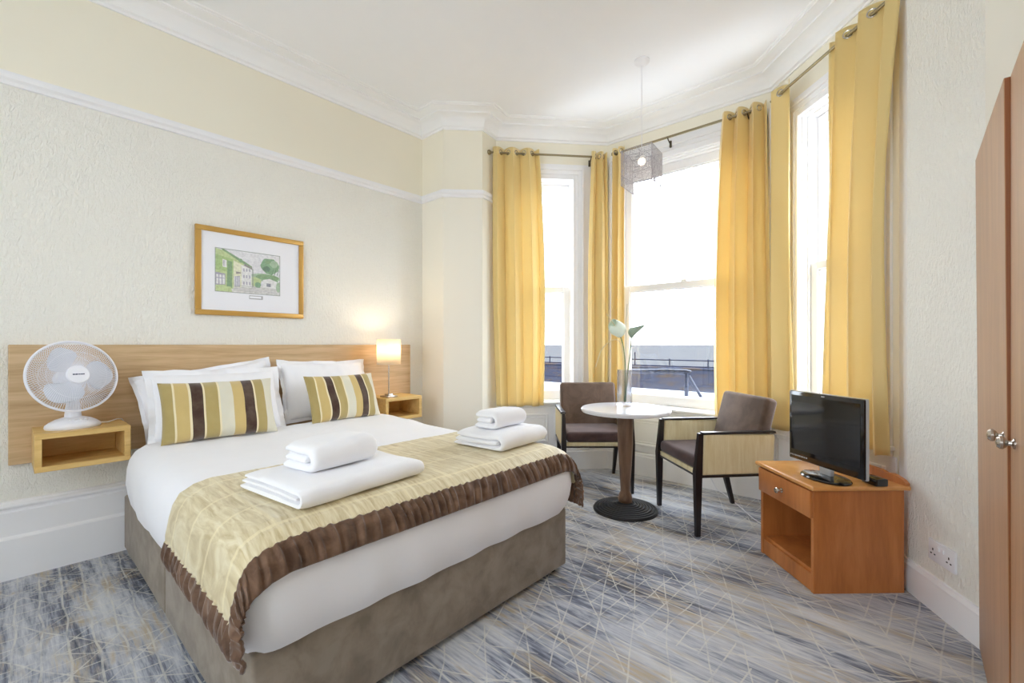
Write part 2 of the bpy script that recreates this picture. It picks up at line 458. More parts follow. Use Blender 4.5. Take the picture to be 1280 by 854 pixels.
prof = [(0, 0), (.028, 0), (.028, .17), (.02, .18), (.02, .195), (.008, .205), (0, .21)]
sweep(bm, [PD, PE, PF, PG], prof); struct(obj('baseboard_bay', bm, M['white'], smooth=True, angle=30))

# ------------------------------------------------------------------ bay walls with sash windows
def ring_frame(bm, m, s0, s1, z0, z1, w, n0, n1, r=.004, bottom=True, wb=None):
    """rectangular frame, outer s0..s1 z0..z1, bar width w, between depths n0..n1"""
    wb = w if wb is None else wb; nc = (n0+n1)/2; nd = abs(n1-n0)
    box(bm, (s0+w/2, nc, (z0+z1)/2), (w, nd, z1-z0), r, 1, m); box(bm, (s1-w/2, nc, (z0+z1)/2), (w, nd, z1-z0), r, 1, m)
    box(bm, ((s0+s1)/2, nc, z1-w/2), (s1-s0-2*w, nd, w), r, 1, m)
    if bottom: box(bm, ((s0+s1)/2, nc, z0+wb/2), (s1-s0-2*w, nd, wb), r, 1, m)

def bay_wall(name, wname, P, Q, g0, g1, zb, zt, zrail, cl, cr, ctop):
    """g0..g1 glass range along the wall, zb..zt glass heights, zrail meeting rail, cl/cr casing outer edges"""
    m, L = frame_map(P, Q); fw = .06; T = .22
    o0, o1, ob, ot = g0-fw-.02, g1+fw+.02, zb-.10, zt+.09      # opening
    bm = new_bm()
    box(bm, (o0/2, -T/2, CEIL/2), (o0, T, CEIL), mat=m); box(bm, ((o1+L)/2, -T/2, CEIL/2), (L-o1, T, CEIL), mat=m)
    box(bm, ((o0+o1)/2, -T/2, (ot+CEIL)/2), (o1-o0, T, CEIL-ot), mat=m); box(bm, ((o0+o1)/2, -T/2, ob/2), (o1-o0, T, ob), mat=m)
    struct(obj(name, bm, M['wall_up']))
    # casing = window root
    bm = new_bm(); nb = .001
    # flat boards
    box(bm, ((cl+o0)/2, .009, (ob+ctop)/2), (o0-cl, .018, ctop-ob), .003, 1, m)
    box(bm, ((cr+o1)/2, .009, (ob+ctop)/2), (cr-o1, .018, ctop-ob), .003, 1, m)
    box(bm, ((o0+o1)/2, .009, (ot+ctop)/2), (o1-o0, .018, ctop-ot), .003, 1, m)
    # raised beads that mitre round the opening
    for k, (e, w, h) in enumerate(((-.004, .016, .03), (.045, .008, .027), (.085, .022, .036))):
        a0, a1, at = o0-e-w, o1+e+w, ot+e+w
        if a0 < cl: a0 = cl
        if a1 > cr: a1 = cr
        zt_ = min(at, ctop)
        box(bm, (a0+w/2, h/2, (ob+zt_)/2), (w, h, zt_-ob), .003, 1, m); box(bm, (a1-w/2, h/2, (ob+zt_)/2), (w, h, zt_-ob), .003, 1, m)
        box(bm, ((a0+a1)/2, h/2, zt_-w/2), (a1-a0-2*w, h, w), .003, 1, m)
    # reveal linings
    ring_frame(bm, m, o0, o1, ob, ot, .012, -.19, .0, .002)
    # parting bead steps
    ring_frame(bm, m, o0+.012, o1-.012, ob+.012, ot-.012, .012, -.05, -.035, .002, False)
    root = struct(obj(wname, bm, M['white'], smooth=True, angle=30))
    # sashes: upper further out, lower further in
    def sash(nm, z0, z1, n0, n1, wb, wt):
        b = new_bm(); a0, a1 = o0+.013, o1-.013; w = g0-a0; nc = (n0+n1)/2; nd = n1-n0
        box(b, (a0+w/2, nc, (z0+z1)/2), (w, nd, z1-z0), .004, 1, m); box(b, (a1-w/2, nc, (z0+z1)/2), (w, nd, z1-z0), .004, 1, m)
        box(b, ((a0+a1)/2, nc, z1-wt/2), (a1-a0-2*w, nd, wt), .004, 1, m); box(b, ((a0+a1)/2, nc, z0+wb/2), (a1-a0-2*w, nd, wb), .004, 1, m)
        # glazing bead
        ring_frame(b, m, a0+w, a1-w, z0+wb, z1-wt, .01, nc-.008, nc+.008, .002)
        s_ = obj(nm, b, M['white'], root, smooth=True, angle=30)
        g = new_bm(); box(g, ((a0+a1)/2, nc, (z0+wb+z1-wt)/2), (a1-a0-2*w, .004, z1-wt-z0-wb), mat=m)
        obj('glass_pane', g, M['glass'], s_)
    sash('upper_sash', zrail-.03, ot-.013, -.15, -.11, .055, ot-.013-zt)
    sash('lower_sash', ob+.013, zrail+.03, -.095, -.055, zb-ob-.013, .055)
    # sash lifts and catch
    b = new_bm(); box(b, ((g0+g1)/2, -.07, zrail+.04), (.05, .03, .02), .005, 2, m); obj('sash_catch', b, M['white'], root, smooth=True)
    # window board with a rounded nose
    b = new_bm(); box(b, ((cl+cr)/2, .0, ob-.012), (cr-cl+.02, .12, .026), .01, 3, m); box(b, ((cl+cr)/2, .012, ob-.04), (cr-cl, .024, .03), .006, 2, m)
    obj('window_sill', b, M['white'], root, smooth=True, angle=40)
    return m, L, o0, o1, ob, root

GB, GT, ZR = .755, 2.70, 1.735
m1 = bay_wall('wall_bay_left', 'window_1', PD, PE, .24, .667, GB, GT, ZR, .03, .94, 2.935)
m2 = bay_wall('wall_bay_middle', 'window_2', PE, PF, .2, 1.235, .735, 2.775, 1.73, .03, 1.39, 3.02)
m3 = bay_wall('wall_bay_right', 'window_3', PF, PG, 1.068-.667, .83, GB, GT, ZR, .12, 1.04, 2.935)

bay_wall('wall_back', 'added_fill_window', PK, PL, 1.3, 2.4, .80, 2.70, 1.75, 1.10, 2.60, 2.93)  # rear wall; its sash window is invented, added to let in fill light

# panelling under the windows
def panelling(name, mm, s_edges, zt):
    m = mm[0]; bm = new_bm(); L = mm[1]
    box(bm, (L/2, .006, (zt+.21)/2), (L-.02, .012, zt-.21), .002, 1, m)
    for a, b in zip(s_edges, s_edges[1:]):
        ring_frame(bm, m, a+.03, b-.03, .27, zt-.06, .02, .01, .026, .004); ring_frame(bm, m, a+.06, b-.06, .30, zt-.09, .01, .01, .02, .003)
    struct(obj(name, bm, M['white'], smooth=True, angle=30))
panelling('trim_3', m1, (.02, .53, 1.06), .60); panelling('trim_4', m2, (.02, .71, 1.39), .58); panelling('trim_5', m3, (.02, .53, 1.04), .60)
# upright corner beads where the bay turns
for k, (p, q) in enumerate(((PE, (-.94, -.34)), (PF, (-.94, .34)))):
    bm = new_bm()
    for dx in (-.05, 0, .05):
        t_ = Vector((q[1], -q[0])) * dx
        lathe(bm, [(.011, .2), (.011, 3.0)], 10, Matrix.Translation((p[0]+q[0]*.03+t_.x, p[1]+q[1]*.03+t_.y, 0)))
    struct(obj('trim_%d' % (6+k), bm, M['white'], smooth=True))

# ------------------------------------------------------------------ outside: sea, promenade wall, ledge, railings
t = NT('grey_sea'); f_ = t.noise(t.pos((.02, .006, 1)), 5, 5, .6); col = t.ramp(f_, [(.3, (66, 66, 68)), (.7, (74, 74, 75))])
M['sea'] = t.bsdf(col, 1, 0, 0, bump=f_, bstr=.2, bdist=.5)
bm = new_bm(); quad(bm, [(22, -6000, -6), (9000, -6000, -6), (9000, 6000, -6), (22, 6000, -6)])
o = obj('sea', bm, M['sea']); tag(o, 'calm grey sea running out to the horizon beyond the promenade', 'sea'); o['kind'] = 'stuff'
t = NT('dark_stone'); s_ = t.node('ShaderNodeTexBrick'); s_.inputs['Scale'].default_value = 1.2; s_.inputs['Color1'].default_value = lin((46, 50, 64)); s_.inputs['Color2'].default_value = lin((56, 58, 68)); s_.inputs['Mortar'].default_value = lin((32, 36, 50)); t.link(t.pos((1, 1, 1), (PI/2, 0, PI/2)), s_.inputs[0])
nn = t.noise(t.pos((1, .6, 3)), 1.6, 5, .7); c_ = t.mix(t.ramp(nn, [(.5, (0, 0, 0, 1)), (.6, (1, 1, 1, 1))]), s_.outputs[0], lin((66, 58, 54)))
M['stone'] = t.bsdf(c_, .9, 0, 0)
M['ext_blue'] = plain('navy_railing_paint', (16, 20, 38), .6, spec=.1, var=.05)
M['rail_blue'] = plain('slate_blue_paint', (38, 46, 70), .5, var=.05)
M['asphalt'] = plain('grey_promenade', (34, 35, 38), .95, spec=.1, var=.15)
bm = new_bm(); box(bm, (13.4, 3, -.86), (17.6, 60, .2)); o = obj('promenade', bm, M['asphalt']); tag(o, 'grey paved promenade between the house and the sea wall', 'pavement'); struct(o)
bm = new_bm(); box(bm, (19, 3, -.30), (.6, 60, 1.0), .02, 1)
box(bm, (19, 3, .21), (.7, 60, .06), .01, 1)
o = obj('sea_wall', bm, M['stone']); tag(o, 'dark stone sea wall beyond the window with railings along its top', 'wall')
rl = thing('seafront_railing', 'long navy railing with thin posts on top of the stone sea wall', 'railing', (19, 3, .24))
for z in (.3, .04):
    bm = new_bm(); tube(bm, [(0, -28, z), (0, 28, z)], .028, 6); obj('rail', bm, M['ext_blue'], rl)
for k in range(-12, 13):
    bm = new_bm(); tube(bm, [(0, k*1.6, -.01), (0, k*1.6, .36 if k % 4 else .62)], .03, 6); obj('post', bm, M['ext_blue'], rl)
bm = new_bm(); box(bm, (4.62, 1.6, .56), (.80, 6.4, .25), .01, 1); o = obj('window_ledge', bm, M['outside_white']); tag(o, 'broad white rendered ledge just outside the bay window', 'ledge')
hr = thing('handrail', 'navy metal handrail with raking brace standing on the white ledge', 'railing', (4.35, 1.5, .684))
def wpt(px, py, d):
    tt = (px-640)/FPX; c_, s2 = math.cos(YAW), math.sin(YAW)
    return Vector(((c_+s2*tt)*d - 4.35, (s2-c_*tt)*d - 1.5, EYE-(py-431)/FPX*d - .684))
pt = wpt(858, 465, 4.12)
bm = new_bm(); tube(bm, [Vector((pt.x, pt.y, 0)), pt], .02, 8); obj('post', bm, M['rail_blue'], hr, smooth=True)
bm = new_bm(); tube(bm, [pt, pt+Vector((.16, -.09, -.26))], .014, 8); obj('brace', bm, M['rail_blue'], hr, smooth=True)
bm = new_bm(); tube(bm, [pt+Vector((.0, .95, -.035)), pt+Vector((0, .2, .0)), pt, pt+Vector((.02, -.03, -.01))], .024, 8); obj('rail', bm, M['rail_blue'], hr, smooth=True)

# ------------------------------------------------------------------ headboard and nightstands
bm = new_bm(); box(bm, ((.014+2.472)/2, 3.455, .8915), (2.458, .036, .617), .003, 1)
o = obj('headboard', bm, M['oak']); tag(o, 'long light oak headboard panel fixed to the wall behind the bed', 'headboard')
def nightstand(x0, x1, y0, y1, z0, z1, label):
    r_ = thing('floating_nightstand', label, 'nightstand', ((x0+x1)/2, (y0+y1)/2, z0), 0, 'open oak box nightstands on the headboard')
    w, d, h, t_ = x1-x0, y1-y0, z1-z0, .026
    for nm, c, s in (('top_panel', (0, 0, h-t_/2), (w, d, t_)), ('bottom_panel', (0, 0, t_/2), (w, d, t_)),
                     ('side_panel', (-w/2+t_/2, 0, h/2), (t_, d, h-2*t_)), ('side_panel', (w/2-t_/2, 0, h/2), (t_, d, h-2*t_)),
                     ('back_panel', (0, d/2-.008, h/2), (w-2*t_, .012, h-2*t_))):
        bm = new_bm(); box(bm, c, s, .0015, 1); obj(nm, bm, M['oak2'], r_)
    return r_
nightstand(.096, .452, 3.135, 3.436, .583, .768, 'pale oak open box nightstand carrying the white fan')
nightstand(2.02, 2.372, 3.135, 3.436, .583, .768, 'pale oak open box nightstand carrying the small lamp')

# ------------------------------------------------------------------ bed
BX0, BX1, BY0, BY1 = .462, 2.0, 1.385, 3.41
BC = (BX0+BX1)/2
bed = thing('divan_bed', 'double divan bed with taupe velvet base on small black castors', 'bed', (BC, (BY0+BY1)/2, 0))
def bpart(nm, bm, mat, **k): return obj(nm, bm, mat, bed, **k)
off = Matrix.Translation((-BC, -(BY0+BY1)/2, 0))
ysp = 2.42
for a, b in ((BY0, ysp-.003), (ysp+.003, BY1)):
    bm = new_bm(); box(bm, (BC, (a+b)/2, .178), (BX1-BX0, b-a, .304), .012, 3, off); bpart('divan_base', bm, M['taupe'], smooth=True)
for x, y in ((BX1-.07, BY0+.05), (BX0+.07, BY0+.05), (BX0+.08, ysp+.1), (BX0+.08, BY1-.1), (BX1-.08, BY1-.1)):
    bm = new_bm(); lathe(bm, [(.004, 0), (.02, 0), (.024, .008), (.02, .02), (.01, .027)], 16, off @ Matrix.Translation((x, y, 0)))
    box(bm, (x, y, .02), (.03, .02, .012), .003, 1, off); bpart('castor', bm, M['tv_black'], smooth=True)
bm = new_bm(); box(bm, (BC, (BY0+BY1)/2, .462), (BX1-BX0-.10, BY1-BY0-.10, .262), .05, 4, off); bpart('mattress', bm, M['pillow'], smooth=True)

DX0, DX1, DY0, DY1 = BX0-.035, BX1+.035, 1.345, 3.125
def top_z(x, y):
    h = max(0, min(1, (y-2.3)/.8)); h = h*h*(3-2*h)
    return .648 + .022*h
LV = [(.03, .330), (.012, .350), (.0, .40), (-.006, .46), (.0, .53), (.012, .575), (.034, .612), (.07, .636), (.12, .648)]
def duvet_mesh():
    bm = new_bm(); cr = .10
    levels = [(i, z, 0) for i, z in LV] + [(i, .648, 1) for i in (.18, .25, .33, .42, .52, .62, .70, .76)]
    NS, NC = 46, 9; rings = []
    for inset, z, tp in levels:
        x0, x1, y0, y1 = DX0+inset, DX1-inset, DY0+inset, DY1-inset*.6; r = max(.02, cr*(1-inset)); rh = .03
        r = min(r, (x1-x0)/2-.001)
        pts = []
        def side(a, b):
            for k in range(NS): pts.append((a[0]+(b[0]-a[0])*k/NS, a[1]+(b[1]-a[1])*k/NS))
        rh = min(rh, r)
        def arc(cx, cy, a0, r=r):
            for k in range(NC):
                a = a0 + PI/2*k/NC; pts.append((cx+r*math.cos(a), cy+r*math.sin(a)))
        side((x0+r, y0), (x1-r, y0)); arc(x1-r, y0+r, -PI/2); side((x1, y0+r), (x1, y1-rh)); arc(x1-rh, y1-rh, 0, rh)
        side((x1-rh, y1), (x0+rh, y1)); arc(x0+rh, y1-rh, PI/2, rh); side((x0, y1-rh), (x0, y0+r)); arc(x0+r, y0+r, PI)
        ring = []
        for x, y in pts:
            zz = z + (top_z(x, y)-.648)*max(0, min(1, (z-.33)/.3))
            k = nz((x, y, zz), 2.2, 1)*.009 + nz((x, y, zz), 6, 2)*.004 + nz((x*2, y*.7, zz), 9, 4)*.0025
            if tp or z > .6:
                ring.append(bm.verts.new((x, y, zz+k)))
            else:   # soft vertical gathers on the hanging sides
                g = .0045*math.sin((x*1.3+y)*19 + 3*nz((x, y, 0), 2)) * (.65-z)/.3
                dx, dy = (x-BC), (y-2.4); 
                px_ = k+g
                nx = 1 if x > DX1-.12 else (-1 if x < DX0+.12 else 0); ny = -1 if y < DY0+.12 else 0
                edge = -.012 if z < .345 else 0
                ring.append(bm.verts.new((x+nx*px_, y+ny*px_, zz+edge)))
        rings.append(ring)
    n = len(rings[0])
    for a, b in zip(rings, rings[1:]):
        for i in range(n): bm.faces.new((a[i], a[(i+1) % n], b[(i+1) % n], b[i]))
    bm.faces.new(rings[-1])
    return bm
o = obj('duvet', duvet_mesh(), M['linen'], smooth=True, angle=60); tag(o, 'puffy white duvet spread over the divan bed', 'duvet')

# bed runner: gold quilted centre with ruched brown velvet border
def build_runner():
    prof = [(DX0-.020, .36), (DX0-.024, .42), (DX0-.024, .48)] + [(DX0+i-.014*(1 if i < .05 else .3), z+.006+.010*(z-.5)/.15) for i, z in LV[4:]]
    top = .648+.016
    left = prof[:-1] + [(DX0+.12, top)]
    right = [(DX0+DX1-x, z) for x, z in reversed(left)]
    path = left + [(DX0+.12+(DX1-DX0-.24)*k/10, top) for k in range(1, 10)] + right
    cum = [0]
    for a, b in zip(path, path[1:]): cum.append(cum[-1]+math.hypot(b[0]-a[0], b[1]-a[1]))
    TL = cum[-1]
    def at(pa, cu, s):
        s = max(0, min(cu[-1], s))
        for i in range(len(cu)-1):
            if s <= cu[i+1]+1e-9:
                t_ = (s-cu[i])/max(1e-9, cu[i+1]-cu[i]); return [pa[i][j]+(pa[i+1][j]-pa[i][j])*t_ for j in range(len(pa[i]))]
        return list(pa[-1])
    fp = [(2.11, 0), (DY0+.12, 0), (DY0+.066, -.010), (DY0+.030, -.032), (DY0+.004, -.068), (DY0-.012, -.105), (DY0-.015, -.120)]
    fc = [0]
    for a, b in zip(fp, fp[1:]): fc.append(fc[-1]+math.hypot(b[0]-a[0], b[1]-a[1]))
    BL = fc[-1]; flat = 2.11-(DY0+.12)
    na, nb = 340, 190
    BW = .095
    P = {}
    def pos(i, j):
        a = TL*i/(na-1); b = BL*j/(nb-1)
        slant = .04*(a/TL)      # back edge runs slightly askew
        x, z = at(path, cum, a); y, dz = at(fp, fc, b)
        w = max(0, min(1, (z-.40)/.24)); w = w*w*(3-2*w)
        over = max(0, b-flat-.1)
        y2 = y - (1-w)*over*.22
        hem = max(0, (.50-z)/.15)
        side = -1 if x < BC else 1
        z2 = z + dz*w - hem*.03*(b/BL)**2
        x2 = x - side*(1-w)*over*.10
        yb = y2 - slant*(1-b/BL)
        tz = (top_z(x, yb)-.648)*w
        de = min(a, TL-a); db = BL-b
        border = (db < BW) or (de < .10)
        k = nz((x2, yb, z2), 8, 3)*.003 + (.0012*nz((b*3, a*60, 0), 1, 2) if not border else 0)
        if border:
            if db < BW and db <= de + .02:
                ph = a*150 + 6*nz((a*4, b*3, 0), 1, 5) + 18*b*nz((a*2, 0, 0), 1, 8); env = .35+.65*math.sin(PI*min(1, max(0, db/BW)))
            else:
                ph = b*130 + 6*nz((b*4, a*3, 1), 1, 6); env = .35+.65*math.sin(PI*min(1, max(0, de/.10)))
            k += (.007*math.sin(ph) + .005*math.sin(ph*1.7+2+6*nz((a*6, b*6, 0), 1, 3)) + .008)*env
        # normal direction approx
        sx = side*(1-w); sy = -min(1, over*9)*w; sz = w*(1-min(1, over*5))
        return Vector((x2+sx*k, yb+sy*k, z2+tz+sz*k+.004)), border
    import functools
    rows = [[pos(i, j) for j in range(nb)] for i in range(na)]
    bms = {False: new_bm(), True: new_bm()}; vmap = {False: {}, True: {}}
    def gv(kind, i, j):
        d = vmap[kind]
        if (i, j) not in d: d[(i, j)] = bms[kind].verts.new(rows[i][j][0])
        return d[(i, j)]
    for i in range(na-1):
        for j in range(nb-1):
            kind = rows[i][j][1] and rows[i+1][j+1][1]
            bms[kind].faces.new([gv(kind, *q) for q in ((i, j), (i+1, j), (i+1, j+1), (i, j+1))])
    r_ = obj('bed_runner', bms[False], M['runner'], smooth=True, angle=80); add_solidify(r_, .008, -1)
    tag(r_, 'gold quilted bed runner with ruched brown velvet border across the foot of the bed', 'bed runner')
    b_ = obj('ruched_border', bms[True], M['brown_velvet'], r_, smooth=True, angle=80); b_['label'] = 'ruched chocolate brown velvet border'; add_solidify(b_, .010, -1)
build_runner()

# pillows and cushions
def pillow(name, w, h, t_, loc, tilt, rz, mat, label, cat, flange=0, seed=1, group=None, roll=0):
    bm = new_bm(); nu, nv = 44, 34
    def prof(u): return max(0, 1-abs(u)**2.6)**.55
    def mk(sgn):
        def fn(u, v):
            u = 2*u-1; v = 2*v-1
            # concave edges, ears at the corners
            x = u*w/2*(1-.05*(1-v*v)*(abs(u)**3)*-1*-1); y = v*h/2*(1-.06*(1-u*u)*(abs(v)**3))
            x = u*w/2*(1-.045*(1-v*v)*abs(u)**3)
            k = prof(u)*prof(v)
            wr = nz((x*1.0, y*1.0, sgn), 6, seed)*.018 + nz((x*2, y, sgn), 14, seed+3)*.007
            return Vector((x, y, sgn*(t_/2*k + wr*min(1, 2*k)) + .0))
        return fn
    a, _ = grid(bm, nu, nv, mk(1)); b, _ = grid(bm, nu, nv, mk(-1))
    bmesh.ops.remove_doubles(bm, verts=bm.verts, dist=.0008)
    if flange:
        ring = [(-1, -1), (1, -1), (1, 1), (-1, 1)]
        N = 60; inner = []; outer = []
        def per(k):
            s = 4*k/N; e = int(s) % 4; f = s-int(s); a_ = ring[e]; b_ = ring[(e+1) % 4]; return a_[0]+(b_[0]-a_[0])*f, a_[1]+(b_[1]-a_[1])*f
        for dz in (-.003, .003):
            I = []; O = []
            for k in range(N):
                u, v = per(k); x = u*w/2*(1-.045*(1-v*v)); y = v*h/2*(1-.06*(1-u*u))
                wv = .01*math.sin(k*.9+seed)+.006*math.sin(k*2.3)
                I.append(bm.verts.new((x*.97, y*.97, dz))); O.append(bm.verts.new((x+u*flange, y+v*flange, dz+wv)))
            inner.append(I); outer.append(O)
        for k in range(N):
            k2 = (k+1) % N
            bm.faces.new((inner[0][k], inner[0][k2], outer[0][k2], outer[0][k])); bm.faces.new((inner[1][k], outer[1][k], outer[1][k2], inner[1][k2]))
            bm.faces.new((outer[0][k], outer[0][k2], outer[1][k2], outer[1][k]))
    bmesh.ops.recalc_face_normals(bm, faces=bm.faces)
    o = obj(name, bm, mat, smooth=True, angle=80)
    o.matrix_world = Matrix.Translation(loc) @ Matrix.Rotation(rz, 4, 'Z') @ Matrix.Rotation(tilt, 4, 'X') @ Matrix.Rotation(roll, 4, 'Z')
    return tag(o, label, cat, group)
R = math.radians
pillow('pillow', .74, .41, .15, (.89, 3.33, .85), R(74), R(0), M['pillow'], 'white pillow propped against the headboard behind the flanged one', 'pillow', .018, 1, 'white pillows', R(8))
pillow('pillow', .67, .40, .17, (.885, 3.19, .842), R(66), R(-2), M['pillow'], 'white flanged pillow directly behind the larger striped cushion', 'pillow', .03, 2, 'white pillows', R(0))
pillow('pillow', .64, .42, .17, (1.60, 3.26, .87), R(70), R(1), M['pillow'], 'white pillow behind the smaller looking striped cushion, beside the lamp', 'pillow', .02, 5, 'white pillows', R(-1))
pillow('cushion', .57, .345, .15, (.832, 2.985, .83), R(68), R(-3), M['stripe'], 'brown, gold and cream striped velvet cushion nearest the fan', 'cushion', 0, 7, 'striped velvet cushions', R(0))
pillow('cushion', .53, .34, .15, (1.625, 3.06, .825), R(68), R(2), M['stripe'], 'brown, gold and cream striped velvet cushion nearest the bedside lamp', 'cushion', 0, 9, 'striped velvet cushions', R(0))

# towels: folded terry, extruded along x, folds towards the foot of the bed (-y)
def towel(name, w, d, layers, th, loc, rz, label, group, seed, taper=0):
    bm = new_bm(); rr = th*.5; path = []
    # centre line in (y, z): outer wrap encloses inner layers
    H = layers*th
    pts = []
    y0, y1 = -d/2+H/2, d/2
    def arc(cy, cz, r, a0, a1, n=10):
        return [(cy+r*math.cos(a0+(a1-a0)*k/n), cz+r*math.sin(a0+(a1-a0)*k/n)) for k in range(n+1)]
    pts += [(y1-(y1-y0)*k/12, th/2) for k in range(12)]
    pts += arc(y0, H/2, H/2-th/2, -PI/2, -3*PI/2, 14)
    pts += [(y0+(y1-y0)*k/12, H-th/2) for k in range(1, 12)]
    inner = []
    for L in range(1, layers-1):
        z = th/2+L*th; inner.append([(y0+.006+(y1-y0-.02)*k/10, z) for k in range(11)])
    nx = 34
    def strip(pl, t2, closed_ends=True):
        left = []; rightv = []
        for i, p in enumerate(pl):
            q0 = pl[max(0, i-1)]; q1 = pl[min(len(pl)-1, i+1)]; dx, dz = q1[0]-q0[0], q1[1]-q0[1]; L_ = math.hypot(dx, dz) or 1
            nx_, nz_ = -dz/L_, dx/L_
            e = 1.0
            if i == 0 or i == len(pl)-1: e = .6
            left.append((p[0]+nx_*t2*e, p[1]+nz_*t2*e)); rightv.append((p[0]-nx_*t2*e, p[1]-nz_*t2*e))
        loop = left + rightv[::-1]; n = len(loop); half = n//2; mid_ = [((loop[i][0]+loop[n-1-i][0])/2, (loop[i][1]+loop[n-1-i][1])/2) for i in range(half)]; mid_ = mid_ + mid_[::-1]
        rings = []
        for k in range(nx+1):
            u = k/nx; x = (u-.5)*w; e = min(u, 1-u)*nx; sh = 1 if e > 1.9 else (.45 if e < .5 else (.82 if e < 1.5 else 1))
            cx_ = sum(p[0] for p in loop)/n
            ring = []
            for q_, (y, z) in enumerate(loop):
                y = mid_[q_][0]+(y-mid_[q_][0])*sh; z = mid_[q_][1]+(z-mid_[q_][1])*sh
                dy = nz((x, y, z), 5, seed)*.012 + nz((x, y, z), 16, seed+2)*.0025
                dz = nz((x, y, z), 4, seed+5)*.011 + nz((x, y, z), 16, seed+1)*.002
                zz = z + (dz if z > th*.6 else 0)
                droop = 1-.10*max(0, abs(2*u-1)-.75)*4
                ring.append(bm.verts.new((x+nz((0, y, z), 5, seed+9)*.006, y+dy+taper*(u-.5)*(y/d), zz*droop)))
            rings.append(ring)
        for a, b in zip(rings, rings[1:]):
            for i in range(n): bm.faces.new((a[i], a[(i+1) % n], b[(i+1) % n], b[i]))
        # end caps as quads strips
        m_ = n//2
        for rg in (rings[0], rings[-1]):
            for i in range(m_-1): bm.faces.new((rg[i], rg[i+1], rg[n-2-i], rg[n-1-i]))
    strip(pts, th*.5)
    for s_ in inner: strip(s_, th*.49)
    o = obj(name, bm, M['towel'], smooth=True, angle=70); o.location = loc; o.rotation_euler = (0, 0, rz)
    return tag(o, label, 'towel', group)
TZ = .672
towel('bath_towel', .52, .42, 3, .022, (.86, 1.665, TZ), R(6), 'large folded white towel on the runner near the left edge of the bed', 'folded white bath towels', 3)
towel('hand_towel', .29, .19, 3, .034, (.85, 1.68, TZ+.068), R(10), 'small folded towel topping the pile at the left edge of the bed', 'folded white hand towels', 8)
towel('bath_towel', .40, .34, 3, .029, (1.80, 1.665, TZ), R(4), 'large folded white towel on the runner near the window side of the bed', 'folded white bath towels', 13)
towel('hand_towel', .26, .16, 3, .030, (1.80, 1.675, TZ+.088), R(4), 'small folded towel topping the pile at the window side of the bed', 'folded white hand towels', 18)

